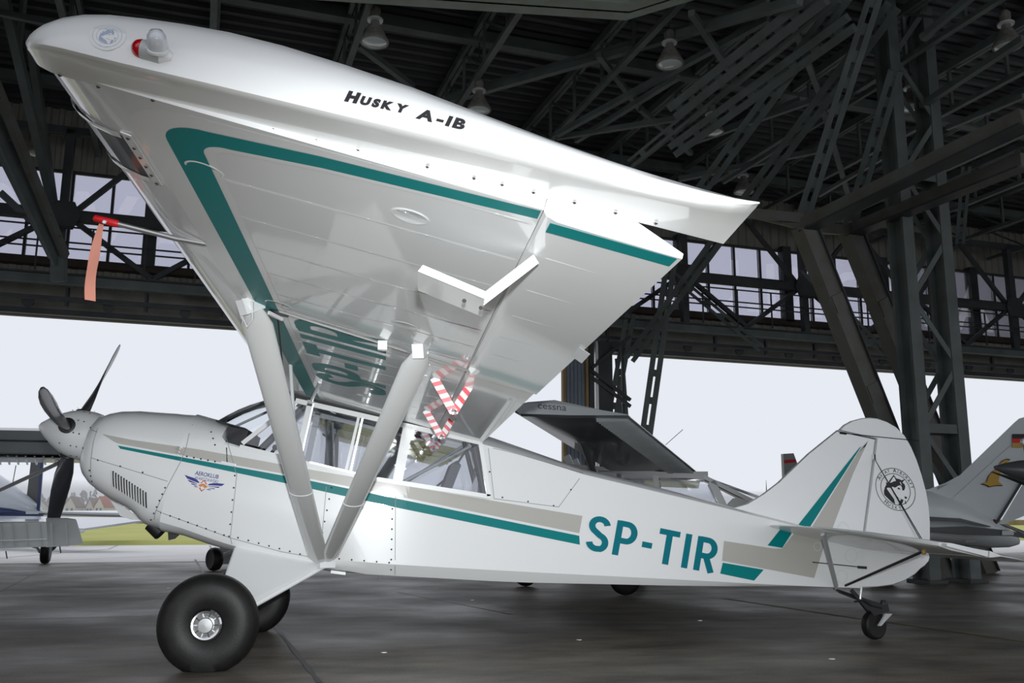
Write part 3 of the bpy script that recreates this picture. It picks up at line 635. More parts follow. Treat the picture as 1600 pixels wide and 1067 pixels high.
# ------------------------------------------------------------------ spinner and propeller
HUB = B(-1.49, 0, 1.235); AX = B(-1, 0, 0)
pr = MB().lathe([(.172, -.165), (.178, -.12), (.178, -.06), (.171, -.01), (.152, .05), (.118, .115), (.074, .178), (.03, .228), (.009, .243), (0, .245)], HUB, AX, 40).build('propeller', M['white'], PL, 40); pr['label'] = 'white pointed spinner with dark three-blade propeller'
for ang in (-31, 77, 193):
    a = math.radians(ang); dr = V((0, -math.sin(a), 0))+B(0, 0, 1)*math.cos(a); tg = AX.cross(dr).normalized()
    secs = []
    for r_, ch, th, pit in ((.10, .08, .08, 50), (.16, .08, .072, 50), (.22, .11, .05, 46), (.30, .15, .034, 36), (.42, .175, .024, 25), (.56, .17, .018, 17), (.70, .15, .014, 12), (.80, .12, .01, 10), (.85, .075, .008, 9), (.868, .02, .005, 9)):
        pa = math.radians(pit); c = AX*math.sin(pa)+tg*math.cos(pa); nn = c.cross(dr)
        secs.append([HUB+dr*r_+c*math.cos(t*math.tau/14)*ch/2+nn*math.sin(t*math.tau/14)*th/2 for t in range(14)])
    MB().loft(secs).build('blade', M['blade'], pr, 45)
    MB().lathe([(.0, .166), (.056, .166), (.058, .178), (.05, .182), (0, .183)], HUB, dr, 18).build('blade_cuff', M['black'], pr, 40)
for k in range(36):
    a = k*math.tau/12; row = k//12; rr, hh = ((.181, -.10), (.178, .02), (.183, -.06))[row]
    x = V((0, 1, 0)); y = B(0, 0, 1); d = x*math.cos(a)+y*math.sin(a); screw(HUB+AX*hh+d*rr, d, .006)
# ------------------------------------------------------------------ wings
TOPF = [(-.070, .052), (-.062, .077), (-.047, .095), (.0, .128), (.10, .16), (.25, .188), (.45, .20), (.7, .186), (.95, .146), (1.14, .108)]
BOTF = [(1.14, .0), (.9, 0), (.6, 0), (.3, 0), (.16, 0), (.12, 0.0005), (.04, .003), (-.01, .012), (-.044, .027), (-.062, .04)]
def wing(sg):
    ys = [.33, .8, 1.5, 2.2, 3.0, 3.8, 4.4, 5.0]
    return MB().loft([[W(s, sg*y, h) for s, h in BOTF+TOPF] for y in ys])
wl = wing(-1).build('wing', M['white_wing'], PL, 32); wr = wing(1).build('wing', M['white_wing'], PL, 32)
wl['label'] = 'near wing with white glossy underside and teal outline stripe'
def tip(sg):
    ct = [(-.052, .028), (-.047, .016), (-.04, .010), (0, .0), (.12, -.006), (.22, -.006), (.39, .0), (.667, .011), (1.013, .027), (1.28, .030), (1.43, .036), (1.555, .052), (1.585, .07)]
    tt = [(-.052, .034), (-.048, .044), (-.042, .056), (-.030, .072), (-.012, .086), (.009, .098), (.066, .125), (.136, .146), (.254, .168), (.367, .18), (.48, .183), (.616, .178), (.754, .170), (.911, .151), (1.07, .133), (1.229, .12), (1.334, .113), (1.443, .105), (1.492, .102), (1.57, .097), (1.585, .088)]
    cy_ = [(-.052, 5.0), (-.049, 5.03), (-.043, 5.055), (-.03, 5.08), (-.01, 5.10), (.02, 5.118), (.06, 5.13), (.12, 5.142), (.3, 5.157), (.7, 5.165), (1.3, 5.175), (1.585, 5.19)]
    secs = []
    for s in [-.052, -.050, -.047, -.042, -.034, -.022, -.008, .02, .06, .11, .18, .26, .36, .48, .62, .78, .95, 1.1, 1.25, 1.36, 1.46, 1.53, 1.565, 1.58, 1.585]:
        c, t, y = itp(ct, s), itp(tt, s), itp(cy_, s); b0 = .030*max(s, 0); yi = 4.985
        lowin = lerp(b0, c, .0) if s > .1 else lerp(c, b0, max(0, (s+.045)/.145))
        kk = min(1, .5+.5*(s+.045)/.3); s -= .014*max(0, 1-(s+.045)/.2)
        secs.append([W(s, sg*a, h) for a, h in ((yi, lowin), (lerp(yi, y, .45), lerp(lowin, c, .45)+.002), (lerp(yi, y, .8), lerp(lowin, c, .8)+.003), (y-.012, c+.002), (y, c+.006), (y+.006, lerp(c, t, .2)), (y+.003, lerp(c, t, .45)), (y-.018*kk, lerp(c, t, .68)), (y-.05*kk, lerp(c, t, .87)), (y-.09*kk, lerp(c, t, .975)), (yi-.0, t+.006), (yi, lerp(lowin, t, .5)))])
    return MB().loft(secs)
tl = tip(-1); tlo = tl.build('wing_tip', M['white'], wl, 38); tip(1).build('wing_tip', M['white'], wr, 38)
TBV = BVHTree.FromPolygons(tl.v, tl.f)
def tip_fn(s, h, eps=.0012):
    q = W(s, -7, h); q.z = W(s, -5.17, h).z; q.y = -7; hh = TBV.ray_cast(q, V((0, 1, 0))); r_ = hh[0] if hh[0] is not None else W(s, -5.17, h)
    n = hh[1] if hh[1] is not None else V((0, -1, 0))
    if n.dot(V((0, -1, 0))) < 0: n = -n
    return r_+n*eps
def tip_px(px, py):
    hh = TBV.ray_cast(CAM, ray(px, py)); q = hh[0] if hh[0] is not None else at_y(px, py, -5.17)
    d = q-W(0, -5.17, 0); return (d.x*CI-d.z*SI, d.x*SI+d.z*CI)
TP = SurfDecal(tip_fn)
def strokes_text(txt, p0, p1, hpx, decal, pxf, mt, name, parent, bold=.02, smallcaps=True, ital=0):
    """lettering whose baseline runs p0 -> p1 on a surface"""
    a, b = pxf(*p0), pxf(*p1); up = pxf(p0[0]+hpx[0], p0[1]+hpx[1]); ux, uy = up[0]-a[0], up[1]-a[1]
    pieces = []; x = 0
    for i, ch in enumerate(txt):
        if ch == ' ': x += .38; continue
        big = (i == 0 or txt[i-1] in ' ' or not smallcaps or ch in '-1B'); sz = 1 if big else .78
        vs, fs = text_mesh(ch, 1, bold); mn_ = min(v[0] for v in vs); mx_ = max(v[0] for v in vs)
        pieces.append(([((v[0]-mn_)*sz*1.25+x, v[1]*sz/.7) for v in vs], fs)); x += (mx_-mn_)*sz*1.25+.16
    T = x-.16
    for vs, fs in pieces:
        mb = MB(); decal.mesh(mb, [(a[0]+(b[0]-a[0])*v[0]/T+ux*v[1], a[1]+(b[1]-a[1])*v[0]/T+uy*v[1]) for v in vs], fs)
        weld_build(mb, name, M[mt], parent)
strokes_text('HUSKY', (538, 157), (634, 177), (7, -14), TP, tip_px, 'ink', 'tip_lettering', tlo, .075)
strokes_text('A-1B', (649, 184), (724, 203), (7, -14), TP, tip_px, 'ink', 'tip_lettering', tlo, .055, False)
# emblem with a dog's head in a ring (drawn in its own 100-unit square)
def ring(cx, cy, r0, r1, k=40, rx=1):
    return [[(cx+rx*r*math.cos(i*math.tau/k), cy+r*math.sin(i*math.tau/k)) for i in range(k+1)] for r in (r0, r1)]
EZ = lambda x, y: ((x-527)/332, (583-y)/355)           # unit emblem: ring radius 1
DOG = [[(420, 490), (430, 455), (520, 340), (556, 398), (610, 402), (640, 418), (705, 388), (668, 445), (692, 500), (690, 540), (668, 585), (640, 585), (636, 525), (612, 502), (570, 520), (540, 545), (520, 555), (480, 545), (445, 570), (395, 570), (380, 590), (440, 680), (488, 750), (500, 835), (440, 805), (330, 700), (328, 640), (352, 570), (380, 520), (375, 485)],
       [(555, 836), (570, 790), (605, 738), (642, 748), (630, 785), (600, 832)], [(665, 680), (712, 688), (700, 712), (682, 726), (668, 708)], [(556, 556), (585, 545), (612, 572), (580, 580)], [(664, 752), (672, 752), (690, 800), (668, 808)], [(470, 640), (480, 650), (570, 720), (650, 745), (640, 752), (540, 712)]]
DOGW = [[(440, 485), (505, 385), (522, 370), (548, 440), (500, 455), (485, 470)], [(655, 450), (690, 405), (680, 440), (672, 470)], [(608, 450), (622, 448), (640, 500), (625, 490)]]
def emblem(fn, mt, mtw, parent, ringw=.035, letters=True):
    D = SurfDecal(lambda x, y: fn(x, y, 0)); D1 = SurfDecal(lambda x, y: fn(x, y, 1))
    for r0, r1 in ((1-ringw, 1), (.72, .72+ringw)):
        a, b = ring(0, 0, r0, r1); mb = MB(); mb.ribbon([fn(*p, 0) for p in a], [fn(*p, 0) for p in b]); weld_build(mb, 'emblem_ring', M[mt], parent)
    for q in DOG: mb = MB(); D.poly(mb, [EZ(*p) for p in q], .5); weld_build(mb, 'emblem_dog_mark', M[mt], parent)
    for q in DOGW: mb = MB(); D1.poly(mb, [EZ(*p) for p in q], .5); weld_build(mb, 'emblem_dog_patch', M[mtw], parent)
    if letters:
        for txt, mid, rad, sgn, step in (('AVIAT AIRCRAFT', 82, .80, -1, 10.5), ('HUSKY', 255, .93, 1, 12)):
            n = len(txt)
            for i, ch in enumerate(txt):
                if ch == ' ': continue
                an = math.radians(mid+sgn*(i-(n-1)/2)*step); vs, fs = text_mesh(ch, .2 if i and txt[i-1] != ' ' else .25, .003); wx = (max(v[0] for v in vs)+min(v[0] for v in vs))/2
                rot = an-math.pi/2 if sgn < 0 else an+math.pi/2; c_, s_ = math.cos(rot), math.sin(rot)
                mb = MB(); D.mesh(mb, [(rad*math.cos(an)+(v[0]-wx)*c_-v[1]*s_, rad*math.sin(an)+(v[0]-wx)*s_+v[1]*c_) for v in vs], fs); weld_build(mb, 'emblem_letter', M[mt], parent)
ec = tip_px(168, 56)
er, eu = tip_px(196, 53), tip_px(166, 38)
def tip_emb(x, y, lv): return tip_fn(ec[0]+x*(er[0]-ec[0])+y*(eu[0]-ec[0]), ec[1]+x*(er[1]-ec[1])+y*(eu[1]-ec[1]), .0016+.0006*lv)
mb = MB(); SurfDecal(lambda x, y: tip_emb(x, y, -1)).poly(mb, ring(0, 0, 1, 1.03)[1][:-1], .3); weld_build(mb, 'emblem_disc', M['offwhite'], tlo)
def tip_emb2(x, y, lv): return tip_emb(x*.82, y*.82, lv)
emblem(tip_emb2, 'paleblue', 'offwhite', tlo, .02, False)
# navigation light pod
pn = [tip_fn(*tip_px(*q), .0) for q in ((205, 72), (238, 78), (270, 89))]
ax_ = (pn[2]-pn[0]).normalized(); on = V((0, -1, .12)).normalized()
def pod(t0, t1, k, r0, r1, ht, nm, mt, capr=False):
    secs = []
    for i in range(k+1):
        t = lerp(t0, t1, i/k); x = lerp(-1, 1, t); wr_ = lerp(r0, r1, i/k)
        if capr: wr_ = max(.002, r0*math.sin(math.acos(1-i/k)) if i < k else r0)
        p = pn[0]+ax_*(pn[2]-pn[0]).length*t; upv = ax_.cross(on).normalized()
        secs.append([p+upv*math.cos(a*math.pi/8)*wr_+on*math.sin(a*math.pi/8)*wr_*ht-on*.004 for a in range(9)])
    return MB().loft(secs).build(nm, M[mt], tlo, 50)
pod(0, .28, 6, .021, .021, 1.3, 'red_position_lens', 'red_lens', True); pod(.28, .75, 3, .0215, .022, 1.25, 'light_housing', 'grey_paint'); pod(.75, 1.0, 4, .022, .010, .9, 'light_housing', 'offwhite')
pc = pn[1]+on*.024+ax_*.016; upv = ax_.cross(on).normalized(); dd = (on*.9+upv*(.42 if upv.z > 0 else -.42)).normalized()
MB().lathe([(.020, -.012), (.0205, 0), (.021, .010), (.0195, .020), (.014, .030), (.006, .034), (0, .035)], pc, dd, 20).build('strobe_dome', M['clear_lens'], tlo, 50)
MB().lathe([(.0, -.013), (.023, -.012), (.023, -.006), (.014, -.004), (.008, .008), (0, .012)], pc, dd, 18).build('strobe_base', M['offwhite'], tlo, 40)
# stripes on the underside
def wfn(s, y, e=.0015): return W(s, y, -e)
def wribbon(A, Bq, nm, mt, e=.0015, parent=None): weld_build(MB().ribbon([wfn(*p, e) for p in A], [wfn(*p, e) for p in Bq]), nm, M[mt], parent or wl)
def corner(s0, y0, r, k=8): return [(s0+r-r*math.cos(i/k*math.pi/2), y0+r-r*math.sin(i/k*math.pi/2)) for i in range(k+1)]
oc = [(.19, -.45)]+corner(.195, -4.90, .13)+[(.6, -4.945), (1.135, -4.993)]
ic = [(.29, -.45)]+corner(.285, -4.825, .08)+[(.6, -4.875), (1.135, -4.938)]
pc_ = [(.115, -.45)]+corner(.115, -4.965, .17)+[(.6, -4.985), (1.135, -5.0)]
icp = [(.325, -.45)]+corner(.31, -4.80, .07)+[(.6, -4.85), (1.135, -4.915)]
wribbon(oc, ic, 'teal_wing_stripe', 'teal', .002); wribbon(pc_, oc, 'pale_wing_stripe', 'offwhite', .0012); wribbon(ic, icp, 'pale_wing_stripe', 'offwhite', .0012)
# ribs telegraphing through the skin, with raised stitch heads
for k in range(15):
    y = -.62-k*.305
    A = [W(.30+i*.083, y-.010, -.0002) for i in range(11)]; Bq = [W(.30+i*.083, y, -.0009) for i in range(11)]; Cq = [W(.30+i*.083, y+.010, -.0002) for i in range(11)]
    MB().ribbon(A, Bq).ribbon(Bq, Cq).build('rib_tape', M['white_wing'], wl, 60)
    for i in range(6):
        p = W(.36+i*.14, y, 0); screw(p, -WN, .006) if False else None
    mb = MB()
    for i in range(5): mb.lathe([(.010, 0), (.007, .0015), (0, .0022)], W(.38+i*.165, y, .0008), -WN, 8)
    mb.build('stitch_bump', M['white_wing'], wl, 60)['kind'] = 'stuff'
# registration under the wing
Hs = .42
for ch, y0 in (('S', -1.36), ('P', -1.69), ('-', -2.02), ('T', -2.19), ('I', -2.57), ('R', -2.74)):
    mb = MB()
    for k_, q in enumerate(strokes(ch, .17)): mb.add([wfn(.765-y*Hs, y0-x*Hs*1.28, .0016+.0001*k_) for x, y in q], [(0, 1, 2, 3)])
    weld_build(mb, 'wing_registration_letter', M['teal'], wl)
# inspection rings
for s, y, r_ in ((.825, -4.70, .055), (.842, -3.42, .06), (.26, -4.62, .055), (.30, -3.18, .06), (.62, -1.15, .05), (.60, -.80, .05)):
    mb = MB(); n_ = 28
    prof = ((r_, .0), (r_-.004, .002), (r_-.009, .002), (r_-.012, .0008), (0.0, .0008))
    mb.lathe([(a, b) for a, b in prof], W(s, y, 0), -WN, n_); mb.build('inspection_cover', M['white_wing'], wl, 50)
# screw line along the tip joint
for q in ((94, 116), (154, 134), (239, 155), (296, 169), (362, 185), (428, 200), (495, 217), (560, 233), (668, 259), (741, 277), (785, 287), (834, 299), (898, 315), (962, 331), (1025, 347)):
    h = TBV.ray_cast(CAM, ray(*q)); p = h[0] if h[0] is not None else W(*wp(*q), 0); screw(p-WN*.002, -WN, .0055)
# landing light window wrapped round the leading edge
nose = [(.066, .0022), (.04, .003), (.015, .0075), (-.01, .012), (-.044, .027), (-.062, .04), (-.070, .052), (-.062, .077), (-.047, .095)]
off = [(-.0, -.003)]*3+[(-.003, -.002)]*2+[(-.004, 0)]*2+[(-.003, .003)]*2
LS = [(a+b[0], h+b[1]) for (a, h), b in zip(nose, off)]
weld_build(MB().ribbon([W(s, -4.70, h) for s, h in LS], [W(s, -4.42, h) for s, h in LS]), 'landing_light_window', mat('smoked_lens', (.025, .028, .03), .12, spec=.12), wl)
for y0, y1, rows in ((-4.73, -4.695, LS), (-4.425, -4.39, LS)):
    MB().loft([[W(s-.003, y0, h-.003) for s, h in rows], [W(s-.004, (y0+y1)/2, h-.004) for s, h in rows], [W(s-.003, y1, h-.003) for s, h in rows]], False, False, False).build('lens_frame', M['offwhite'], wl)
MB().slab([W(.066, -4.73, 0.002), W(.095, -4.73, -.001), W(.095, -4.39, -.001), W(.066, -4.39, .002)], -WN*.004).build('lens_frame', M['offwhite'], wl)
for i in range(6): screw(W(.082, -4.71+i*.062, -.005), -WN, .006)
# ---- aileron, flap and their fittings
def surf(sg, y0, y1, s0, s1, hb, ht, droop, nm, par):
    secs = []
    for y in (y0, (y0+y1)/2, y1):
        pr_ = [(s0-.006, (hb+ht)/2), (s0-.006, hb+.012), (s0+.002, hb+.002), (s0+.03, hb-.006), (s0+.12, hb-.006), (s1-.04, hb-.004), (s1, hb-.003), (s1, .006), (s0+.12, ht*.80), (s0+.03, ht), (s0+.008, ht-.012)]
        ca, sa = math.cos(droop), math.sin(droop)
        secs.append([W(s0+(s-s0)*ca+(h-.05)*sa, sg*y, .05-(s-s0)*sa+(h-.05)*ca) for s, h in pr_])
    return MB().loft(secs).build(nm, M['white_wing'], par, 20)
ail = surf(-1, 2.78, 4.975, 1.15, 1.497, -.004, .104, .02, 'aileron', wl); surf(1, 2.78, 4.975, 1.15, 1.497, -.004, .104, .0, 'aileron', wr)
flp = surf(-1, .34, 2.75, 1.15, 1.49, 0, .104, .0, 'flap', wl); surf(1, .34, 2.75, 1.15, 1.49, 0, .104, .0, 'flap', wr)
def afn(s, y): return W(s, y, -.0125-.0*(s)) 
wribbon([(1.165+.02*i, -4.97+.0*i) for i in range(17)], [(1.165+.02*i, -4.905) for i in range(17)], 'teal_wing_stripe', 'teal', .0155, ail)
for k in range(6):
    y = -3.05-k*.33; MB().ribbon([W(1.2+i*.05, y-.006, -.0125) for i in range(6)], [W(1.2+i*.05, y, -.0132) for i in range(6)]).build('aileron_rib', M['white_wing'], ail, 60)
MB().slab([at_plane(*q, W(1.5, -3.0, 0), WN) for q in ((893, 556), (906, 542), (922, 553), (909, 567))], -WN*.002).build('trim_tab', M['pearl'], ail)
# spade: swept arm with flat paddle hanging ahead of the aileron
sp = empty('tmp', V((0, 0, 0)), 'x', 'x'); bpy.data.objects.remove(sp)
a0 = at_plane(838, 404, W(1.16, -4.6, -.02), WN); zsp = 1.50
a1 = at_z(752, 470, zsp); 
arm = MB(); d = (a1-a0).normalized(); x = d.cross(V((0, 0, 1))).normalized(); up2 = x.cross(d)
arm.bar(a0, a1, .040, .008, V((.2, -.5, .6)).normalized()); so = arm.build('aileron_spade', M['offwhite'], ail)
c1, c2, c3, c4 = at_z(655, 425, zsp+.022), at_z(757, 470, zsp+.022), at_z(752, 494, zsp-.012), at_z(655, 452, zsp-.012)
q1, q2, q3, q4 = at_y(653, 424, -4.82), at_y(757, 467, -4.80), at_y(753, 494, -4.60), at_y(653, 453, -4.62)
MB().slab([q1, q2, q3, q4], V((0, .006, 0))).build('spade_paddle', M['white'], so)
MB().slab([q1+V((0, -.002, 0)), q2+V((0, -.002, 0)), at_y(758, 455, -4.80), at_y(661, 414, -4.82)], V((0, .008, 0))).build('spade_lip', M['offwhite'], so)
for q in ((725, 471), (751, 482)): screw(at_y(*q, -4.795)+V((0, -.006, 0)), V((0, -1, 0)), .006)
# flap hinge arms with red-white tape
def tapebar(p, q, wd, par, rep):
    d = (q-p).normalized(); x = d.cross(CAM-p).normalized(); n = x.cross(d); L = (q-p).length
    o = MB().bar(p, q, wd, .008, n).build('taped_hinge_arm', M['tape'], par)
    me = o.data; uv = me.uv_layers.new(name='u'); org = ORIG[PL.name]
    for lp in me.loops:
        c = me.vertices[lp.vertex_index].co+org-p; uv.data[lp.index].uv = (c.dot(d)/L*rep+c.dot(x)/wd*.25, 0)
for (A1, Bm, A2), par in ((((678, 590), (709, 644), (734, 602)), flp), (((665, 641), (690, 683), (708, 652)), flp), (((658, 667), (678, 703), (690, 686)), flp)):
    s_, y_ = wp(*A1); s2_, y2_ = wp(*A2)
    pA = W(s_, y_, 0); yb = y_*.5+y2_*.5; pB = at_y(*Bm, y_); pC = at_y(*A2, y_)
    tapebar(pA, pB, .042, par, 4.3); tapebar(pC, pB, .042, par, 3.3)
    MB().lathe([(0, 0), (.016, 0), (.014, .008), (0, .01)], pB+V((0, -.006, 0)), (0, -1, 0), 10).build('hinge_bolt', M['chrome'], par)
# pitot tube
pt0, pt1 = W(.02, -3.85, -.01), V((.055, -3.85, 1.922))
MB().tube([W(.12, -3.85, 0), pt0, pt1], .0095, 10).build('pitot_tube', M['alu'], wl, 40)
# ------------------------------------------------------------------ struts
def strut(a, b, r_, asp=.42, nm='wing_strut', par=None, n=16): return MB().tube([a, lerp(a, b, .04), lerp(a, b, .96), b], [r_*.55, r_, r_, r_*.5], n, asp).build(nm, M['white'], par or PL, 50)
for sg in (-1, 1):
    f0, f1 = V((.455, sg*3.10, 1.80)), V((.60, sg*.40, .615)); r0, r1 = V((1.17, sg*3.11, 1.625)), V((.655, sg*.40, .625))
    fs_ = strut(f0, f1, .068); rs_ = strut(r0, r1, .062)
    fs_['label'] = 'front lift strut'; rs_['label'] = 'rear lift strut'
    for t in (.62,):
        for a, b, st in ((f0, f1, fs_), (r0, r1, rs_)): MB().tube([lerp(a, b, t-.002), lerp(a, b, t+.002)], .0705 if st is fs_ else .0645, 16, .44).build('strap', M['offwhite'], st, 50)
    MB().bar(f0+V((0, 0, -.02)), W(.16, sg*3.12, .01), .05, .10).build('strut_fitting', M['offwhite'], fs_); MB().bar(r0+V((0, 0, -.02)), W(.91, sg*3.13, .01), .05, .08).build('strut_fitting', M['offwhite'], rs_)
    t = (3.10-1.64)/2.7; jf = lerp(f0, f1, t); jr = lerp(r0, r1, t)
    MB().tube([W(.20, sg*1.64, 0), jf], .018, 10, .6).build('jury_strut', M['offwhite'], fs_, 50)
    MB().tube([W(wp(500, 597)[0], sg*abs(wp(500, 597)[1]), 0), B(.14, sg*.375, 1.79)], .012, 10, .8).build('cabin_brace', M['offwhite'], PL, 50)
MB().tube([W(.19, -3.16, -.012), W(.20, -3.10, -.07), W(.18, -3.05, -.10), W(.15, -3.08, -.07), W(.15, -3.15, -.01)], .007, 6).build('tie_down_ring', M['offwhite'], wl, 50)
MB().lathe([(0, 0), (.045, 0), (.045, .006), (.02, .008), (0, .008)], W(.285, -3.02, -.0), -WN, 16).build('pulley_port', M['dark_metal'], wl, 40)
MB().bar(W(.20, -3.08, -.02), W(.285, -3.0, -.015), .012, .02).build('bell_crank', M['alu'], wl); MB().bar(W(.25, -3.06, -.02), W(.30, -2.98, -.018), .01, .015).build('bell_crank', M['offwhite'], wl)
MB().tube([W(.28, -3.0, -.012), V((.52, -1.9, 1.28)), V((.63, -.45, .70))], .004, 6).build('aileron_cable', M['dark_metal'], PL)
p_, q_ = W(.30, -3.10, -.01), W(1.17, -2.95, -.02)
MB().tube([p_, q_], .006, 6).build('push_rod', M['alu'], wl); MB().box((-.02, -.02, -.03), (.02, .02, .01), lambda a, b, c: lerp(p_, q_, .52)+V((a, b, c))).build('rod_guide', M['offwhite'], wl)
MB().bar(q_, q_+V((.05, -.06, .05)), .035, .03).build('aileron_horn', M['offwhite'], ail)
# ------------------------------------------------------------------ cabin: frames, glazing, interior
gl = MB()
SIDEY = -.366
def sp_(px, py, y=SIDEY): return at_y(px, py, y)
def post(a, b, w_, nm='window_post', mt='white', y=SIDEY, th=.03):
    p, q = sp_(*a, y), sp_(*b, y); MB().bar(p, q, w_, th, V((0, 1, 0))).build(nm, M[mt], cab)
    return p, q
FR = [((379, 693), (462, 628), .030), ((466, 716), (486, 626), .045), ((541, 734), (561, 650), .020), ((621, 752), (638, 664), .07), ((764, 775), (750, 690), .03)]
for a, b, w_ in FR: post(a, b, w_)
for a, b, w_ in FR:                       # far side of the cabin, mirrored
    p, q = sp_(*a), sp_(*b); p.y = -p.y; q.y = -q.y; MB().bar(p, q, w_, .03, V((0, 1, 0))).build('window_post', M['white'], cab)
for sgn in (1, -1):
    a, b = sp_(462, 626), sp_(753, 692); a.y *= sgn; b.y *= sgn; MB().bar(a, b, .03, .035, V((0, 0, 1))).build('roof_rail', M['white'], cab)
    a, b = sp_(375, 698), sp_(766, 776); a.y *= sgn; b.y *= sgn; mid = sp_(560, 744); mid.y *= sgn
    MB().bar(a, mid, .03, .03).bar(mid, b, .03, .03).build('window_sill_strip', M['white'], cab)
MB().bar(sp_(484, 722, -.376), sp_(620, 755, -.376), .012, .012).build('sliding_window_track', M['alu'], cab)
post((548, 736), (567, 652), .014, 'window_post', 'alu', -.36); post((470, 718), (490, 630), .012, 'door_edge', 'alu', -.385, .01)
def pane(pts, y=-.362, nm='window_pane'):
    for s in (1, -1):
        P4 = [sp_(*p, y) for p in pts]
        for p in P4: p.y *= s
        MB().slab(P4, V((0, .004*s, 0))).build(nm, M['cabin_glass'], cab)
pane([(470, 718), (541, 734), (561, 650), (486, 630)]); pane([(545, 735), (617, 751), (634, 664), (564, 650)]); pane([(626, 753), (763, 773), (751, 694), (641, 668)]); pane([(384, 693), (464, 714), (482, 630), (462, 630)])
# windscreen
secs = []
for t in range(7):
    f = t/6; row = []
    for k in range(13):
        a = (k/12-.5)*2; y = a*.36; e = 1-abs(a)**2.6
        u0, v0 = -.36-.16*e, 1.39+.145*e; u1, v1 = .10-.16*e, 1.775+.055*e; row.append(B(lerp(u0, u1, f)-.03*math.sin(f*math.pi)*e, y, lerp(v0, v1, f)+.02*math.sin(f*math.pi)*e))
    secs.append(row)
MB().loft(secs, False, False, False).build('windscreen', M['screen_glass'], cab, 60)
MB().tube([B(-.51, .02, 1.54), B(-.1, .02, 1.835)], .010, 8).build('windscreen_brace', M['grey_paint'], cab); MB().tube([B(-.45, .2, 1.52), B(-.06, .22, 1.83)], .010, 8).build('windscreen_brace', M['grey_paint'], cab)
# roof between the wings
MB().loft([[W(s, y, h) for s, h in [(1.14, .01), (.6, .01), (.14, .01), (.0, .03)]+TOPF[1:]] for y in (-.34, .34)]).build('cabin_roof', M['white_wing'], cab, 30)
MB().slab([W(.06, -.33, .004), W(1.14, -.33, .004), W(1.14, .33, .004), W(.06, .33, .004)], -WN*.03).build('headliner', M['dash'], cab)
MB().box((-.37, -.33, 1.34), (-.24, .33, 1.50), B).build('instrument_panel', M['dash'], cab)
MB().slab([B(-.48, -.30, 1.515), B(-.26, -.34, 1.50), B(-.26, .34, 1.50), B(-.48, .30, 1.515)], V((0, 0, .012))).build('glare_shield', M['black'], cab)
MB().tube([sp_(405, 705, -.30), sp_(480, 630, -.30)], .026, 10).build('cabin_tube', M['black'], cab, 50)
MB().tube([sp_(405, 705, .30), sp_(470, 640, .30)], .022, 10).build('cabin_tube', M['black'], cab, 50)
MB().tube([sp_(745, 770, .2), sp_(725, 690, .2)], .018, 8).build('cabin_tube', M['black'], cab, 50); MB().tube([sp_(757, 774, -.33), sp_(740, 692, -.33)], .028, 8).build('cabin_tube', M['black'], cab, 50)
MB().tube([sp_(630, 753, -.335), sp_(745, 692, -.335)], .013, 8).build('cabin_tube', M['grey_paint'], cab, 50); MB().tube([sp_(636, 752, .3), sp_(735, 690, .3)], .013, 8).build('cabin_tube', M['grey_paint'], cab, 50)
MB().tube([sp_(680, 762, -.15), sp_(700, 745, -.15), sp_(716, 722, -.15), sp_(727, 705, -.15)], .008, 8).build('headset_cord', M['black'], cab, 50)
MB().tube([sp_(522, 730, .3), sp_(520, 660, .3)], .010, 8).build('cabin_tube', M['grey_paint'], cab, 50)
MB().tube([sp_(423, 709, -.2), sp_(430, 700, -.2)], .012, 8).build('throttle_lever', M['black'], cab, 50); MB().lathe([(0, -.02), (.016, -.015), (.022, 0), (.016, .015), (0, .02)], sp_(430, 699, -.2), (0, -1, 0), 12).build('throttle_knob', M['black'], cab, 60)
for uo in (.62, 1.18):
    MB().loft([[B(uo+a+.05*f, y, 1.30+.32*f) for a, y in ((0, -.2), (.07, -.2), (.07, .2), (0, .2))] for f in (0, .5, .9, 1.0)][:3]+[[B(uo+.08, y, 1.62) for y in (-.16, -.16, .16, .16)]]).build('seat_back', M['seat'], cab, 50)
MB().bar(side_fn(*px_uv(357, 690))-V((0, .012, 0)), side_fn(*px_uv(360, 672))-V((0, .012, 0)), .03, .025).build('latch_handle', M['black'], cab)
# wing root fairing between roof rail and wing
# ------------------------------------------------------------------ tail
def py0(q, y=0): return at_y(*q, y)
FIN = [(1125, 800), (1165, 788), (1190, 773), (1215, 754), (1240, 730), (1262, 709), (1308, 672), (1366, 686), (1357, 758), (1347, 831), (1340, 900), (1250, 870)]
def sym_slab(pts, th, nm, mt, par=None, edge=.55):
    P0 = [py0(q) for q in pts]; c = sum(P0, V((0, 0, 0)))/len(P0)
    secs = [[lerp(p, c, .012)+V((0, -th/2, 0)) for p in P0], [p+V((0, -th/2*edge, 0)) for p in P0], [p+V((0, th/2*edge, 0)) for p in P0], [lerp(p, c, .012)+V((0, th/2, 0)) for p in P0]]
    return MB().loft(secs).build(nm, M[mt], par or PL, 40)
fin = sym_slab(FIN, .05, 'fin', 'white')
RUD = [(1311, 671), (1318, 664), (1330, 657.5), (1345, 653.5), (1357, 652.5), (1370, 654), (1384, 659), (1398, 667), (1411, 680), (1421, 697), (1430, 718), (1438, 742), (1445, 768), (1449, 792), (1451, 815), (1451, 868), (1449, 877), (1443, 884), (1437, 888), (1428, 897), (1412, 907), (1392, 914), (1368, 917), (1340, 918), (1350, 831), (1360, 758), (1369, 684)]
rud = sym_slab(RUD, .045, 'rudder', 'white')
def fin_fn(px, py, e=.0): return at_y(px, py, -.0262-e)
FD = SurfDecal(lambda a, b: fin_fn(a, b)); FD1 = SurfDecal(lambda a, b: fin_fn(a, b, .001))
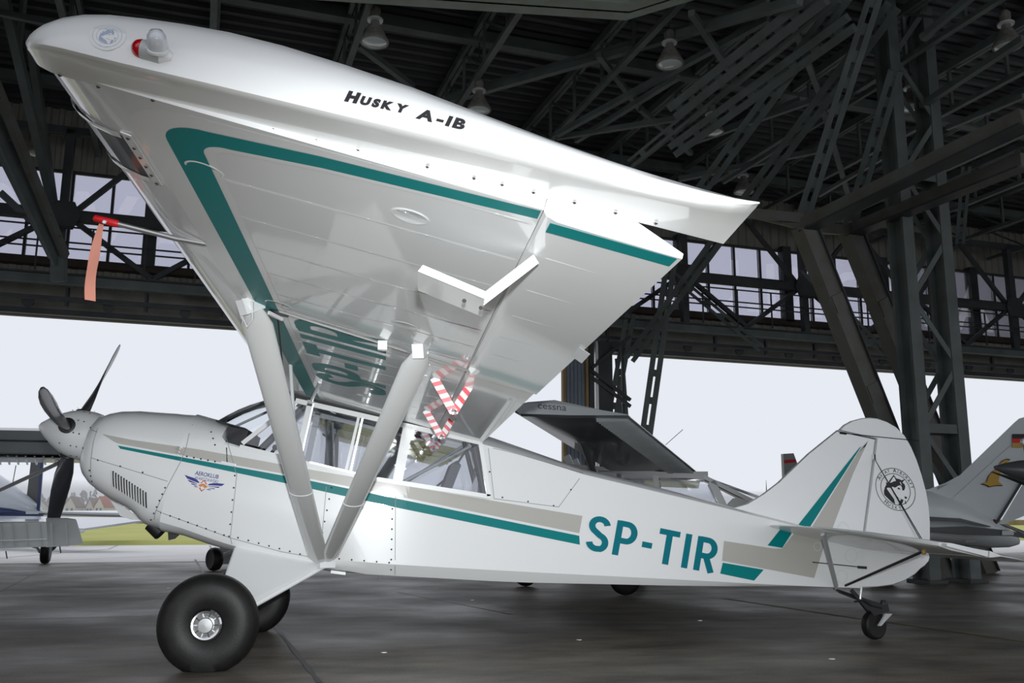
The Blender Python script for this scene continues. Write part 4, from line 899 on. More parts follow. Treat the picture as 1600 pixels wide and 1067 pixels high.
for pts, mt, D in (([(1240, 829), (1343, 699), (1346, 697), (1262, 829)], 'teal', FD1), ([(1265, 829), (1340, 708), (1356, 690), (1357, 688), (1333, 740), (1296, 838)], 'beige', FD), ([(1345, 700), (1357, 688), (1352, 698), (1337, 712)], 'beige', FD)):
    mb = MB(); D.poly(mb, pts, 400); weld_build(mb, 'fin_stripe', M[mt], fin)
def rud_emb(x, y, lv): return fin_fn(1399.3+x*31.2-y*3.0, 764.5-y*33.3+x*4.0, -.0025+.0006*lv)
emblem(rud_emb, 'ink', 'white', rud, .03)
hl = [(1367, 686), (1358, 758), (1348.5, 831), (1343, 880), (1338, 917)]
weld_build(MB().ribbon([fin_fn(x, y, .0002) for x, y in hl], [fin_fn(x+1.5, y, .0002) for x, y in hl]), 'hinge_gap', M['seam'], rud)
weld_build(MB().ribbon([fin_fn(1308, 673, -.0005), fin_fn(1368, 685.5, -.0005), fin_fn(1368.5, 686, -.0005)], [fin_fn(1308, 674.2, -.0005), fin_fn(1368, 687, -.0005), fin_fn(1368.5, 687, -.0005)]), 'hinge_gap', M['ink'], fin)
MB().tube([fin_fn(1312, 676), fin_fn(1322, 677.5)], .012, 8, .8).build('tail_light', M['black'], fin, 50)
MB().tube([fin_fn(1320, 677), fin_fn(1378, 683), fin_fn(1414, 686.5), at_y(1436, 689, -.03)], .0035, 6).build('aerial_whip', M['black'], fin)
for q in ((1367, 714), (1343, 889)):
    p = fin_fn(*q); MB().box((-.025, -.02, -.02), (.025, .0, .02), lambda a, b, c: p+V((a, b, c))).build('hinge_bracket', M['offwhite'], fin); MB().box((-.006, -.024, -.02), (.006, -.018, .02), lambda a, b, c: p+V((a-.012, b, c))).build('hinge_pin', M['dark_metal'], fin)
for cx, cy, rr in ((1335, 826, 9), (1330, 868, 9.5), (1315, 901, 9), (1277, 854, 6)):
    k = 24; A = [side_fn(*px_uv(cx+rr*math.cos(i*math.tau/k), cy+rr*1.15*math.sin(i*math.tau/k)), .003) for i in range(k+1)]; Bq = [side_fn(*px_uv(cx+(rr-.7)*math.cos(i*math.tau/k), cy+(rr*1.15-.7)*math.sin(i*math.tau/k)), .003) for i in range(k+1)]
    weld_build(MB().ribbon(A, Bq), 'access_patch', M['pearl'], aft)
# stabiliser and elevator (both sides)
V0 = 1.645
def tail_half(sg):
    st = [(3.72, .10), (3.74, .55), (3.80, 1.0), (3.92, 1.30), (4.08, 1.50), (4.25, 1.60), (4.46, 1.62)]
    secs = []
    for u, y in st: pass
    LEp = [(3.72, .03), (3.735, .5), (3.79, .95), (3.89, 1.25), (4.03, 1.47), (4.2, 1.60)]
    secs = []
    for u, y in LEp:
        c = 4.49-u; secs.append([B(u+c*f, sg*y, V0+h) for f, h in ((0, .0), (.04, -.012), (.3, -.022), (1, -.020), (1, .020), (.3, .022), (.04, .012))])
    s_ = MB().loft(secs).build('stabiliser', M['white'], PL, 40)
    EP = [(.03, 5.04), (.4, 5.07), (.8, 5.06), (1.2, 5.0), (1.45, 4.90), (1.6, 4.74), (1.66, 4.58)]
    secs = []
    for y, u in EP: secs.append([B(4.505+(u-4.505)*f, sg*y, V0+h+.035*f*(u-4.5)/.55) for f, h in ((0, -.02), (.5, -.013), (1, -.003), (1, .003), (.5, .013), (0, .02))])
    e_ = MB().loft(secs).build('elevator', M['white'], PL, 40)
    MB().loft([[B(4.22+f*.275, sg*y, V0+h) for f, h in ((0, -.008), (1, -.018), (1, .018), (0, .008))] for y in (1.605, 1.66)]).build('elevator_horn', M['white'], e_, 40)
    # braces
    pa = B(3.98, sg*.60, V0-.02); pb = B(4.42, sg*.05, 1.33)
    if sg < 0: pa = at_plane(1286, 834, B(4, 0, V0-.02), B(0, 0, 1)); pb = at_y(1307, 918, -.05)
    MB().tube([pa, pb], .022, 12, .5, V((0, 1, 0))).build('tail_strut', M['grey_paint'], s_, 50)
    pw = at_plane(1443, 861, B(4.4, 0, V0-.02), B(0, 0, 1)) if sg < 0 else B(4.5, 1.0, V0)
    pf_ = fin_fn(1366, 716) if sg < 0 else py0((1366, 716), .02)
    pe_ = at_plane(1440, 846, B(4.4, 0, V0+.02), B(0, 0, 1)) if sg < 0 else B(4.45, 1.0, V0)
    for off_ in (0, .012): MB().tube([pf_, pe_+V((off_, 0, 0))], .0035, 6).build('brace_wire', M['dark_metal'], s_)
    MB().tube([pw, at_y(1318, 916, -.03) if sg < 0 else B(4.5, .03, 1.33)], .010, 8).build('brace_tube', M['dark_metal'], s_, 50)
    MB().lathe([(0, 0), (.016, 0), (.012, .02), (0, .022)], pw, (0, -.4, -1), 8).build('wire_fitting', M['gold'], s_)
tail_half(-1); tail_half(1)
MB().tube([side_fn(*px_uv(1268, 878), .02), fin_fn(1345, 886, .03)], .004, 6).build('rudder_cable', M['dark_metal'], aft)
MB().bar(fin_fn(1340, 886, .03), fin_fn(1354, 887, .03), .012, .02).build('rudder_horn', M['dark_metal'], rud)
# tail wheel assembly
twp = MB()
s0, s1 = at_y(1304, 920, 0), at_y(1386, 948, 0)
for i, dz in enumerate((0, -.014, -.026)):
    MB().bar(s0+V((.02*i, 0, dz)), lerp(s0, s1, 1-.12*i)+V((0, 0, dz)), .045, .011).build('leaf_spring', M['dark_metal'], PL)
MB().bar(at_y(1330, 922, -.04), at_y(1358, 952, -.04), .012, .03).build('spring_link', M['dark_metal'], PL); MB().tube([at_y(1346, 917, -.05), at_y(1344, 936, -.05)], .009, 8).build('rudder_stop', M['offwhite'], PL, 50)
MB().tube([at_y(1335, 940, -.05), at_y(1350, 938, -.06), at_y(1362, 946, -.05), at_y(1378, 950, -.05)], .008, 6).build('steering_spring', M['dark_metal'], PL, 50)
wc = at_y(1366, 985, 0); wc.z = .108
ta = V((.30, -1, 0)).normalized()
MB().lathe([(.06, -.035), (.09, -.038), (.104, -.028), (.109, -.008), (.109, .008), (.104, .028), (.09, .038), (.06, .035)], wc, ta, 36).build('tail_wheel_tyre', M['rubber'], PL, 40)
MB().lathe([(0, -.025), (.056, -.03), (.058, 0), (.056, .03), (.05, .02), (.02, .022), (.012, .04), (0, .04)], wc, ta, 24).build('tail_wheel_hub', M['dark_metal'], PL, 40)
tf = wc+ta*.055; ht = at_y(1382, 958, -.02)
MB().loft([[p+V((sx, 0, 0)) + ta*sy for sx, sy in ((-a, -.008), (a, -.008), (a, .008), (-a, .008))] for p, a in ((tf, .012), (lerp(tf, ht+ta*.04, .5), .018), (ht+ta*.04, .028))]).build('tail_fork', M['grey_paint'], PL)
MB().lathe([(0, -.03), (.03, -.03), (.034, .02), (.022, .05), (0, .052)], at_y(1381, 948, 0), (0, 0, 1), 14).build('fork_pivot', M['dark_metal'], PL, 40)
MB().slab([at_y(1350, 942, -.045), at_y(1388, 945, -.045), at_y(1390, 955, -.045), at_y(1366, 962, -.045)], V((0, .09, 0))).build('pivot_bracket', M['dark_metal'], PL)
# ------------------------------------------------------------------ main gear
for sg in (-1, 1):
    A_, B_, C_ = V((.03, sg*.33, .70)), V((.64, sg*.33, .585)), V((-.01, sg*.86, .285))
    C2 = V((.05, sg*.86, .265))
    n_ = (B_-A_).cross(C_-A_).normalized()*.022
    g = MB().slab([A_-n_, B_-n_, C2-n_, C_-n_], n_*2).build('gear_leg', M['white'], PL)
    MB().tube([B_, C2], .016, 10).build('leg_tube', M['white'], g, 50); MB().tube([A_, C_], .018, 10).build('leg_tube', M['white'], g, 50)
    MB().slab([A_+V((-.02, sg*.01, -.012)), B_+V((.0, sg*.01, -.006)), B_+V((-.04, sg*.012, .012)), A_+V((.0, sg*.012, .012))], V((0, sg*.004, 0))).build('gear_cuff', M['offwhite'], g)
    cw = V((-.015, sg*.97, .275)); axw = V((0, sg, 0))
    prof = [(.075, .06), (.10, .085), (.17, .102), (.23, .100), (.272, .082), (.296, .05), (.303, 0), (.296, -.05), (.272, -.082), (.23, -.10), (.17, -.102), (.10, -.085), (.075, -.06)]
    mb = MB().lathe(prof, cw, axw, 56)
    for p in mb.v:
        if p.z < .012: p.y = cw.y+(p.y-cw.y)*1.06; p.z = .002+max(0, p.z)*.5
    wh = mb.build('wheel', M['rubber'], PL, 50)
    MB().lathe([(.092, .083), (.095, .092), (.085, .100), (.074, .098), (.070, .085), (.066, .06), (0, .06)], cw, axw, 32).build('rim', M['chrome'], wh, 30)
    MB().lathe([(0, .05), (.046, .05), (.047, .104), (.042, .110), (0, .112)], cw, axw, 28).build('hub_cap', M['alu'], wh, 40)
    for i in range(10):
        a = i*math.tau/10; d = V((math.cos(a), 0, math.sin(a))); MB().bar(cw+axw*.088+d*.048, cw+axw*.088+d*.070, .006, .004, axw).build('rim_slot', M['offwhite'] if i % 2 else M['dark_metal'], wh)
    MB().tube([V((0, sg*.86, .275)), cw], .02, 10).build('axle', M['dark_metal'], wh)
MB().bar(V((.60, -.42, .60)), V((.70, -.37, .60)), .04, .05).build('strut_root_fitting', M['offwhite'], PL)
MB().bar(at_y(517, 893, -.3), at_y(540, 896, -.3), .02, .02).build('step_peg', M['offwhite'], PL); MB().tube([at_y(594, 899, -.2), at_y(593, 910, -.2)], .004, 6).build('drain_pipe', M['alu'], PL)
sco = sc.build('screw_heads', M['screw'], PL, recalc=False); sco['kind'] = 'stuff'
# ------------------------------------------------------------------ pitot cover with its warning ribbon
pcv = empty('pitot_cover', pt1, 'red pitot sleeve with faded salmon ribbon hanging off the wing leading edge', 'pitot cover')
dpt = (pt1-pt0).normalized()
MB().tube([pt1-dpt*.045, pt1-dpt*.04, pt1+dpt*.035, pt1+dpt*.04], [.011, .0135, .012, .007], 12).build('sleeve', M['red_tube'], pcv, 50)
secs = []
for i in range(13):
    t = i/12; c = pt1+V((-.012-.018*math.sin(t*2.2)+.0*t, .0, -.012-.27*t)); wv = .008+.010*min(1, t*2.2); tw_ = .5+.35*t
    x = V((math.cos(tw_), math.sin(tw_), 0)); nn = V((-math.sin(tw_), math.cos(tw_), 0))
    secs.append([c-x*wv+nn*.004*math.sin(t*9), c+nn*.003+nn*.004*math.sin(t*9+1), c+x*wv+nn*.004*math.sin(t*9+2), c+nn*-.001+nn*.004*math.sin(t*9+1)])
MB().loft(secs).build('ribbon', M['ribbon'], pcv, 50)
MB().lathe([(.006, -.001), (.008, 0), (.006, .001)], pt1+V((0, -.012, -.008)), (0, 1, 0), 12).build('split_ring', M['chrome'], pcv)
# ================================================================== the dark high-wing aeroplane behind the fuselage
CO = V((4.22, 4.95, 0)); CH = V((-.948, .319, 0)); CL = V((-.319, -.948, 0))
def CS(f, l, z): return CO+CH*f+CL*l+V((0, 0, z))
M['slate'] = mat('slate_cabin_paint', (.17, .18, .185), .3, coat=.5)
ce = empty('parked_airplane', CO, 'dark grey strut-wing aeroplane with ribbed flaps parked behind the white tail', 'airplane')
wA, wB = CS(0, .45, 1.50), CS(0, 4.4, 1.81); wn = CH.cross(wB-wA).normalized()
def cw_(px, py): return at_plane(px, py, wA, wn)
LEt, TEt, TEr, LEr = cw_(803, 650), cw_(985, 653), cw_(1096, 744), cw_(945, 736)
def csec(le, te, th):
    d = te-le; up_ = V((0, 0, 1)); return [le+d*s+up_*h*th for s, h in ((0, .45), (.01, .2), (.06, .02), (.3, 0), (.72, 0), (1, .02), (1, .06), (.72, .5), (.35, 1), (.12, .85), (.03, .68))]
inb = lambda p, k: p-CL*k
secs = [csec(LEt, TEt, .15), csec(LEr, TEr, .19), csec(inb(LEr, 1.0), inb(TEr, 1.0), .19)]
cwg = MB().loft(secs).build('wing', M['dgrey'], ce, 35)
MB().loft([csec(inb(LEr, 1.0), inb(TEr, 1.0), .19), csec(inb(LEr, 5.6), inb(TEr, 5.6), .15)]).build('wing', M['dgrey'], ce, 35)
tipc = MB().loft([[LEt+(TEt-LEt)*s+V((0, 0, h)) for s, h in ((0, .06), (.06, .0), (.5, -.008), (1, 0), (1, .012), (.8, .05), (.5, .10), (.3, .12), (.12, .115), (.03, .09))], [LEt+(TEt-LEt)*(s*.97+.01)+CL*.10+V((0, 0, h*.8+.012)) for s, h in ((0, .06), (.06, .0), (.5, -.008), (1, 0), (1, .012), (.8, .05), (.5, .10), (.3, .12), (.12, .115), (.03, .09))]])
cto = tipc.build('wing_tip', mat('slate_tip_paint', (.15, .17, .185), .3, coat=.5), ce, 35)
CB = BVHTree.FromPolygons(tipc.v, tipc.f)
def ct_fn(px, py):
    h = CB.ray_cast(CAM, ray(px, py)); return (h[0] if h[0] is not None else at_plane(px, py, LEt+CL*.1, CL))+CL*.003
vs, fs = text_mesh('cessna', 1, .005); wx = max(v[0] for v in vs)
weld_build(MB().add([ct_fn(840+v[0]/wx*45, 638-v[1]*15+v[0]/wx*4) for v in vs], fs), 'tip_lettering', M['ink'], cto)
cor = MB(); nrm = wn if wn.z > 0 else -wn
for i in range(46):
    t = (i+.5)/46; te = lerp(TEt, TEr, t); le = lerp(LEt, LEr, t); a = te+(le-te)*.02; b = te+(le-te)*.30; w_ = (TEr-TEt)/46*.28
    cor.add([a-w_-nrm*.002, b-w_-nrm*.002, b-nrm*.034, a-nrm*.026, a+w_-nrm*.002, b+w_-nrm*.002], [(0, 1, 2, 3), (3, 2, 5, 4)])
cor.build('flap_corrugation', M['mgrey'], cwg)['kind'] = 'stuff'
MB().tube([cw_(910, 690), CS(.1, .5, .62)], .035, 10, .5).build('wing_strut', M['dgrey'], ce, 50)
# cabin
def cpl(px, py, l): return at_plane(px, py, CS(0, l, 0), CL)
def cfz(px, py, l): p = cpl(px, py, l)-CO; return p.dot(CH), p.z
lw = .42
for s in (1, -1):
    def pt(q): f, z = cfz(*q, lw); return CS(f, lw*s, z)
    for a, b, w_ in (((1028, 790), (1024, 738), .07), ((935, 770), (932, 735), .05), ((1135, 800), (1112, 752), .09), ((1190, 790), (1098, 744), .05), ((905, 760), (885, 712), .09), ((1198, 780), (1165, 800), .06)):
        MB().bar(pt(a), pt(b), w_, .05, CL).build('cabin_pillar', M['slate'], ce)
    MB().bar(pt((880, 727)), pt((1100, 746)), .06, .05).build('roof_rail', M['dgrey'], ce)
    MB().bar(pt((1030, 791)), pt((1180, 805)), .05, .05).build('window_sill', M['mgrey'], ce)
    MB().slab([pt(q) for q in ((1150, 776), (1165, 781), (1199, 779), (1199, 800), (1128, 800), (1142, 784))], CL*.02*s).build('quarter_panel', M['dgrey'], ce)
    MB().slab([pt(q) for q in ((937, 775), (1022, 790), (1020, 744), (937, 738))], CL*.004*s).build('window_pane', M['cabin_glass'], ce)
    MB().slab([pt(q) for q in ((1032, 792), (1128, 800), (1112, 754), (1032, 746))], CL*.004*s).build('window_pane', M['cabin_glass'], ce)
f0, z0 = cfz(1100, 744, lw); f1, z1 = cfz(1196, 779, lw)
MB().loft([[CS(f, l, z) for f, l, z in ((f0, -lw, z0), (f0, lw, z0), (f1, lw*.7, z1), (f1, -lw*.7, z1))], [CS(f, l, z+.01) for f, l, z in ((f0, -lw, z0), (f0, lw, z0), (f1, lw*.7, z1), (f1, -lw*.7, z1))]]).build('rear_window', M['cabin_glass'], ce)
MB().box((f0-.05, -lw, z0-.02), (.75, lw, z0+.06), CS).build('cabin_roof', M['dgrey'], ce)
secs = []
for f, w_, zt, zb in ((2.05, .18, 1.05, .72), (1.95, .36, 1.14, .58), (1.2, .44, 1.18, .46), (.4, .46, 1.12, .42), (-.6, .45, 1.08, .42), (-1.5, .32, 1.08, .58), (-2.2, .2, 1.02, .70), (-2.7, .08, .98, .80)):
    secs.append([CS(f, w_*math.copysign(abs(math.cos(t))**.7, math.cos(t)), (zt+zb)/2+(zt-zb)/2*math.copysign(abs(math.sin(t))**.7, math.sin(t))) for t in [i*math.tau/20 for i in range(20)]])
MB().loft(secs).build('fuselage', M['dgrey'], ce, 40)
MB().slab([CS(-2.2, 0, 1.0), CS(-2.7, 0, .95), CS(-2.75, 0, 1.05), CS(-2.5, 0, 1.05)], CL*.05).build('fin', M['dgrey'], ce)
MB().slab([CS(-2.3, -1.0, .90), CS(-2.3, .7, .90), CS(-2.7, .7, .90), CS(-2.7, -1.0, .90)], V((0, 0, .05))).build('stabiliser', M['dgrey'], ce)
MB().tube([cpl(1040, 695, .2), cpl(1067, 671, .2)], .004, 5).build('aerial', M['dark_metal'], ce); MB().tube([cpl(1198, 779, 0), cpl(1197, 750, 0)], [.010, .002], 6).build('aerial', M['black'], ce)
def small_wheel(p, ax, r_, w_, par, hub='alu', nm='wheel'):
    o = MB().lathe([(r_*.45, -w_*.45), (r_*.8, -w_*.5), (r_*.95, -w_*.35), (r_, 0), (r_*.95, w_*.35), (r_*.8, w_*.5), (r_*.45, w_*.45)], p+V((0, 0, r_)), ax, 28).build(nm, M['rubber'], par, 45)
    MB().lathe([(0, -w_*.4), (r_*.46, -w_*.42), (r_*.46, w_*.42), (r_*.2, w_*.3), (0, w_*.45)], p+V((0, 0, r_)), ax, 18).build('hub', M[hub], o, 40); return o
pm = at_z(977, 930, 0); pn_ = at_z(821, 916, 0)
small_wheel(pm, CL, .19, .13, ce); small_wheel(pn_, CL, .16, .12, ce, 'dark_metal'); small_wheel(CO-CL*.95, CL, .19, .13, ce)
MB().tube([pm+V((0, 0, .19))-CL*.08, CS(-.05, .42, .48)], [.02, .035], 8).build('gear_leg', M['dgrey'], ce, 50); MB().tube([pn_+V((0, 0, .16)), pn_+V((0, 0, .5))-CH*.1], .025, 8).build('nose_leg', M['dgrey'], ce, 50)
MB().tube([CO-CL*.87+V((0, 0, .19)), CS(-.05, -.42, .48)], [.02, .035], 8).build('gear_leg', M['dgrey'], ce, 50)
MB().loft([[pm+CL*.06+CH*f+V((0, 0, z)) for f, z in ((a, .20), (a*.8, .26))]+[pm-CL*.08+CH*f+V((0, 0, z)) for f, z in ((a*.8, .26), (a, .20))] for a in (.22, -.38)]).build('wheel_fairing', M['lgrey'], ce)
# ================================================================== distant tail with a red band
p = at_d(1236, 740, 22.5); far = empty('distant_airplane', V((p.x, p.y, 0)), 'distant grey aeroplane whose fin with a red band shows above the white fuselage', 'airplane')
k = 22.5
FP = [at_d(*q, k) for q in ((1224, 709), (1240, 708), (1250, 735), (1252, 752), (1240, 800), (1228, 800))]
MB().slab(FP, E2*.10).build('fin', M['mgrey'], far); MB().slab([at_d(*q, k-.02) for q in ((1225, 719), (1243, 717), (1244, 722), (1225.5, 724))], E2*.005).build('fin_band', M['red'], far)
FZ = V((p.x, p.y, 0))
MB().loft([[FZ+E1*m+E2*(.05+w_*math.cos(t))+V((0, 0, .85+w_*.9*math.sin(t))) for t in [i*math.tau/14 for i in range(14)]] for m, w_ in ((.5, .06), (-.5, .16), (-2, .35), (-3.6, .45), (-4.6, .3), (-4.8, .1))]).build('fuselage', M['mgrey'], far, 45)
MB().slab([FZ+E1*-2.4+E2*-3.6+V((0, 0, .62)), FZ+E1*-3.5+E2*-3.6+V((0, 0, .62)), FZ+E1*-3.5+E2*3.6+V((0, 0, .62)), FZ+E1*-2.4+E2*3.6+V((0, 0, .62))], V((0, 0, .1))).build('wing', M['mgrey'], far)
for m, n in ((-2.9, -1), (-2.9, 1.1), (-4.3, .05)): small_wheel(FZ+E1*m+E2*n, E2, .17, .11, far); MB().tube([FZ+E1*m+E2*n+V((0, 0, .17)), FZ+E1*m+E2*n+V((0, 0, .62))], .025, 8).build('gear_leg', M['mgrey'], far)
# ================================================================== near tailplane at the left edge
d1 = 6.0
la = empty('tailplane_airplane', V((at_d(-40, 835, d1).x, at_d(-40, 835, d1).y, 0)), 'ribbed metal tailplane of a parked aeroplane entering at the left edge', 'airplane')
def tl_(px, py, d): return at_d(px, py, d)
def tq(a, b, c, dd, th, nm, mt, par=la): MB().slab([a, b, c, dd], th).build(nm, mt, par)
zt_ = at_d(130, 820, d1).z
def LA(a, b): return [tl_(*q) for q in (a, b)]
# elevator drooped: upper hinge edge further away, lower trailing edge nearer
el = MB().slab([tl_(-400, 828, 6.05), tl_(72, 816, 6.05), tl_(75, 854, 5.85), tl_(-400, 872, 5.85)], V((0, .012, .004))).build('elevator', M['rib_metal'], la)
MB().loft([[tl_(*q) for q in ((72, 812, 6.10), (72, 855, 5.85), (72, 852, 5.9), (72, 809, 6.16))], [tl_(*q) for q in ((105, 812, 6.10), (106, 853, 5.85), (106, 850, 5.9), (105, 809, 6.16))], [tl_(*q) for q in ((120, 814, 6.10), (130, 849, 5.87), (129, 846, 5.92), (118, 811, 6.16))]]).build('elevator_horn', M['rib_metal'], la, 50)
MB().loft([[tl_(px, 815, 6.06), tl_(px, 820, 6.10), tl_(px, 822, 6.7), tl_(px, 815, 6.75), tl_(px, 811, 6.5)] for px in (-420, -30, 68)]).build('stabiliser', M['bluew'], la, 40)
for i, px in enumerate((-18, 1, 19, 40, 62, 80, 103)):
    MB().bar(tl_(px, 818, 6.03), tl_(px+2, 853, 5.84), .010, .006, V((0, 1, 0))).build('skin_rib', M['rib_metal'], el)
MB().bar(tl_(-400, 858, 5.865), tl_(74, 842, 5.875), .006, .006).build('skin_rib', M['rib_metal'], el)
for q in ((9, 861, 5.85), (93, 852, 5.86)): MB().tube([tl_(*q), tl_(q[0]+2, q[1]+12, q[2])], .004, 5).build('static_wick', M['dark_metal'], la)
fl_ = la.location
MB().loft([[tl_(-420, 820, 6.0+dd)+V((w_*math.cos(t), 0, w_*math.sin(t))) for t in [i*math.tau/14 for i in range(14)]] for dd, w_ in ((-.3, .05), (.1, .10), (1.0, .18), (2.5, .34), (4.0, .5), (5.2, .45), (5.6, .2))]).build('fuselage', M['bluew'], la, 45)
MB().slab([tl_(-420, 810, 5.75), tl_(-420, 810, 6.5), tl_(-420, 640, 6.1), tl_(-420, 640, 5.75)], V((.05, 0, 0))).build('fin', M['bluew'], la)
pz = tl_(-420, 820, 9.3)
for dx in (-1.1, 1.1):
    pp = V((pz.x+dx, pz.y, 0)); small_wheel(pp, V((1, 0, 0)), .2, .14, la); MB().tube([pp+V((0, 0, .2)), pz+V((dx*.25, 0, -.25))], .03, 8).build('gear_leg', M['bluew'], la, 50)
pp = V((pz.x, pz.y+1.8, 0)); small_wheel(pp, V((1, 0, 0)), .18, .12, la); MB().tube([pp+V((0, 0, .2)), pz+V((0, 1.6, -.2))], .03, 8).build('gear_leg', M['bluew'], la, 50)
# ================================================================== strut-braced high wing behind the spinner
pw_ = at_z(70, 881, 0); lb = empty('strut_wing_airplane', pw_, 'grey strut-braced high-wing aeroplane standing in the doorway behind the propeller', 'airplane')
def lbp(px, py, d): return at_d(px, py, d)
wsec = lambda px, dy: [lbp(px, 707+dy, 15.6), lbp(px, 709+dy, 15.55), lbp(px, 720+dy*1.05, 16.8), lbp(px, 712+dy, 17.2), lbp(px, 690+dy, 17.2), lbp(px, 668+dy, 16.8), lbp(px, 672+dy, 15.6)]
MB().loft([wsec(px, dy) for px, dy in ((-260, -4), (-60, -1), (60, 1), (150, 3), (170, 5))]).build('wing', M['mgrey'], lb, 30)
MB().slab([lbp(-200, 711, 15.5), lbp(150, 716, 15.6), lbp(150, 722, 16.8), lbp(-200, 718, 16.8)], V((0, 0, -.02))).build('wing_underskin', M['lgrey'], lb)  # lighter grey puts the bright reflection under this wing into the colour
for i in range(14):
    px = -30+i*14; MB().bar(lbp(px, 712+i*.25, 15.52), lbp(px+3, 725, 16.9), .03, .03).build('flap_rib', M['dgrey'], lb)
MB().bar(lbp(-200, 684, 15.58), lbp(150, 691, 15.58), .02, .03).build('flap_seam', M['steel_dark'], lb)
MB().tube([lbp(104, 718, 16.2), lbp(-40, 784, 16.6)], .055, 12, .55).build('wing_strut', M['grey_paint'], lb, 50)
small_wheel(pw_, E1, .22, .16, lb); MB().tube([pw_+V((0, 0, .22))-E1*.1, lbp(58, 855, 17.5), lbp(-30, 830, 17.5)], [.03, .03, .04], 8).build('gear_leg', M['mgrey'], lb, 50)
cb = lbp(-110, 790, 17.2)
MB().loft([[cb+E2*n+E1*w_*math.cos(t)+V((0, 0, zc_+w_*1.1*math.sin(t))) for t in [i*math.tau/16 for i in range(16)]] for n, w_, zc_ in ((3.2, .2, -.1), (2.6, .42, -.1), (1.2, .5, -.05), (.3, .52, .15), (-.9, .5, .15), (-2.2, .3, .0), (-4.0, .12, .05))]).build('fuselage', M['mgrey'], lb, 45)
w2 = V((cb.x, cb.y, 0))-E1*1.2; small_wheel(w2, E1, .22, .16, lb); MB().tube([w2+V((0, 0, .22)), cb+V((0, 0, -.4))], .035, 8).build('gear_leg', M['mgrey'], lb, 50)
w3 = V((cb.x, cb.y, 0))+E2*2.5; small_wheel(w3, E1, .18, .13, lb); MB().tube([w3+V((0, 0, .2)), cb+E2*2.4+V((0, 0, -.3))], .035, 8).build('gear_leg', M['mgrey'], lb, 50)
MB().slab([cb+E2*-3.2+V((0, 0, .1)), cb+E2*-4.1+V((0, 0, .1)), cb+E2*-4.3+V((0, 0, 1.3)), cb+E2*-3.9+V((0, 0, 1.3))], E1*.06).build('fin', M['mgrey'], lb)
# ================================================================== blue and white low-wing aeroplane outside
k = 27.0; lc = empty('low_wing_airplane', V((at_d(0, 800, k).x, at_d(0, 800, k).y, 0)), 'blue and white low-wing aeroplane parked on the apron outside', 'airplane')
def o_(px, py, d=k): return at_d(px, py, d)
st = ((-150, 775, 14), (-110, 772, 30), (-60, 770, 42), (-10, 776, 38), (20, 784, 27), (45, 793, 17), (62, 800, 9), (68, 803, 4))
MB().loft([[o_(px, py)+E2*(h/53)*math.cos(t)*.9+V((0, 0, (h/53)*math.sin(t))) for t in [i*math.tau/18 for i in range(18)]] for px, py, h in st]).build('fuselage', M['bluew'], lc, 45)
MB().loft([[o_(px, py+h*.55)+E2*(h/53)*math.cos(t)*.98+V((0, 0, (h/53)*.5*math.sin(t))) for t in [i*math.tau/18 for i in range(18)]] for px, py, h in st]).build('belly_paint', M['dblue'], lc, 45)
MB().slab([o_(*q) for q in ((40, 790), (48, 722), (68, 722), (60, 797))], E2*.14).build('fin', M['dgrey'], lc); MB().slab([o_(*q, k-.2) for q in ((57, 795), (63, 722), (68, 722), (62, 799))], E2*.1).build('rudder', M['dblue'], lc)
MB().slab([o_(40, 803, 26.5), o_(66, 803, 26.5), o_(225, 806, 30), o_(205, 801, 31)], V((0, 0, .08))).build('stabiliser', M['bluew'], lc); MB().slab([o_(60, 804, 26.3), o_(70, 804.5, 26.3), o_(212, 808, 29.5), o_(205, 806, 29.8)], V((0, 0, .05))).build('elevator', M['dgrey'], lc)
MB().slab([o_(-60, 818, 25), o_(130, 829, 23.0), o_(222, 816, 23.6), o_(190, 811, 24.6), o_(-60, 808, 27)], V((0, 0, .05))).build('wing', M['bluew'], lc)
MB().slab([o_(-60, 822, 24.9), o_(130, 833, 22.9), o_(133, 829, 22.95), o_(-60, 818, 24.95)], V((0, 0, .03))).build('wing_flap', M['lgrey'], lc)
MB().tube([o_(18, 765), o_(25, 727)], .012, 5).build('aerial', M['dark_metal'], lc); MB().tube([o_(10, 790), o_(16, 772), o_(25, 788)], .02, 5).build('canopy_seam', M['dgrey'], lc)
for px, dd in ((-20, 24.5), (80, 23.6), (-140, 27)):
    pg = at_d(px, 815, dd); pg.z = -.02; small_wheel(pg, E2, .2, .13, lc); MB().tube([pg+V((0, 0, .2)), pg+V((0, 0, .72))], .04, 8).build('gear_leg', M['bluew'], lc, 50)
# ================================================================== nose gear glimpsed between grass and gear leg
gp = at_z(334, 892, 0); ng = empty('ground_trolley', gp, 'black-tyred tow trolley with grey fender standing beyond the main wheel', 'trolley')
wx_ = V((-.8, -.6, 0)).normalized()
small_wheel(gp, wx_, .195, .17, ng, 'mgrey'); small_wheel(gp+E1*.42+E2*1.0, wx_, .17, .12, ng, 'mgrey')
MB().tube([gp+V((0, 0, .2)), gp+E1*.28+E2*.2+V((0, 0, .30)), gp+E1*.75+E2*.5+V((0, 0, .48))], .035, 8).build('axle_arm', M['lgrey'], ng, 50)
MB().slab([gp+E1*.08+E2*.4+V((0, 0, .40)), gp+E1*.36+E2*.4+V((0, 0, .46)), gp+E1*.62+E2*.5+V((0, 0, .25)), gp+E1*.5+E2*.5+V((0, 0, .10)), gp+E1*.12+E2*.45+V((0, 0, .08))], E2*.25).build('fender', M['lgrey'], ng)
MB().tube([gp+E1*.3+E2*.45+V((0, 0, .4)), gp+E1*.32+E2*.45+V((0, 0, .62))], .05, 10).build('post', M['dgrey'], ng, 50)
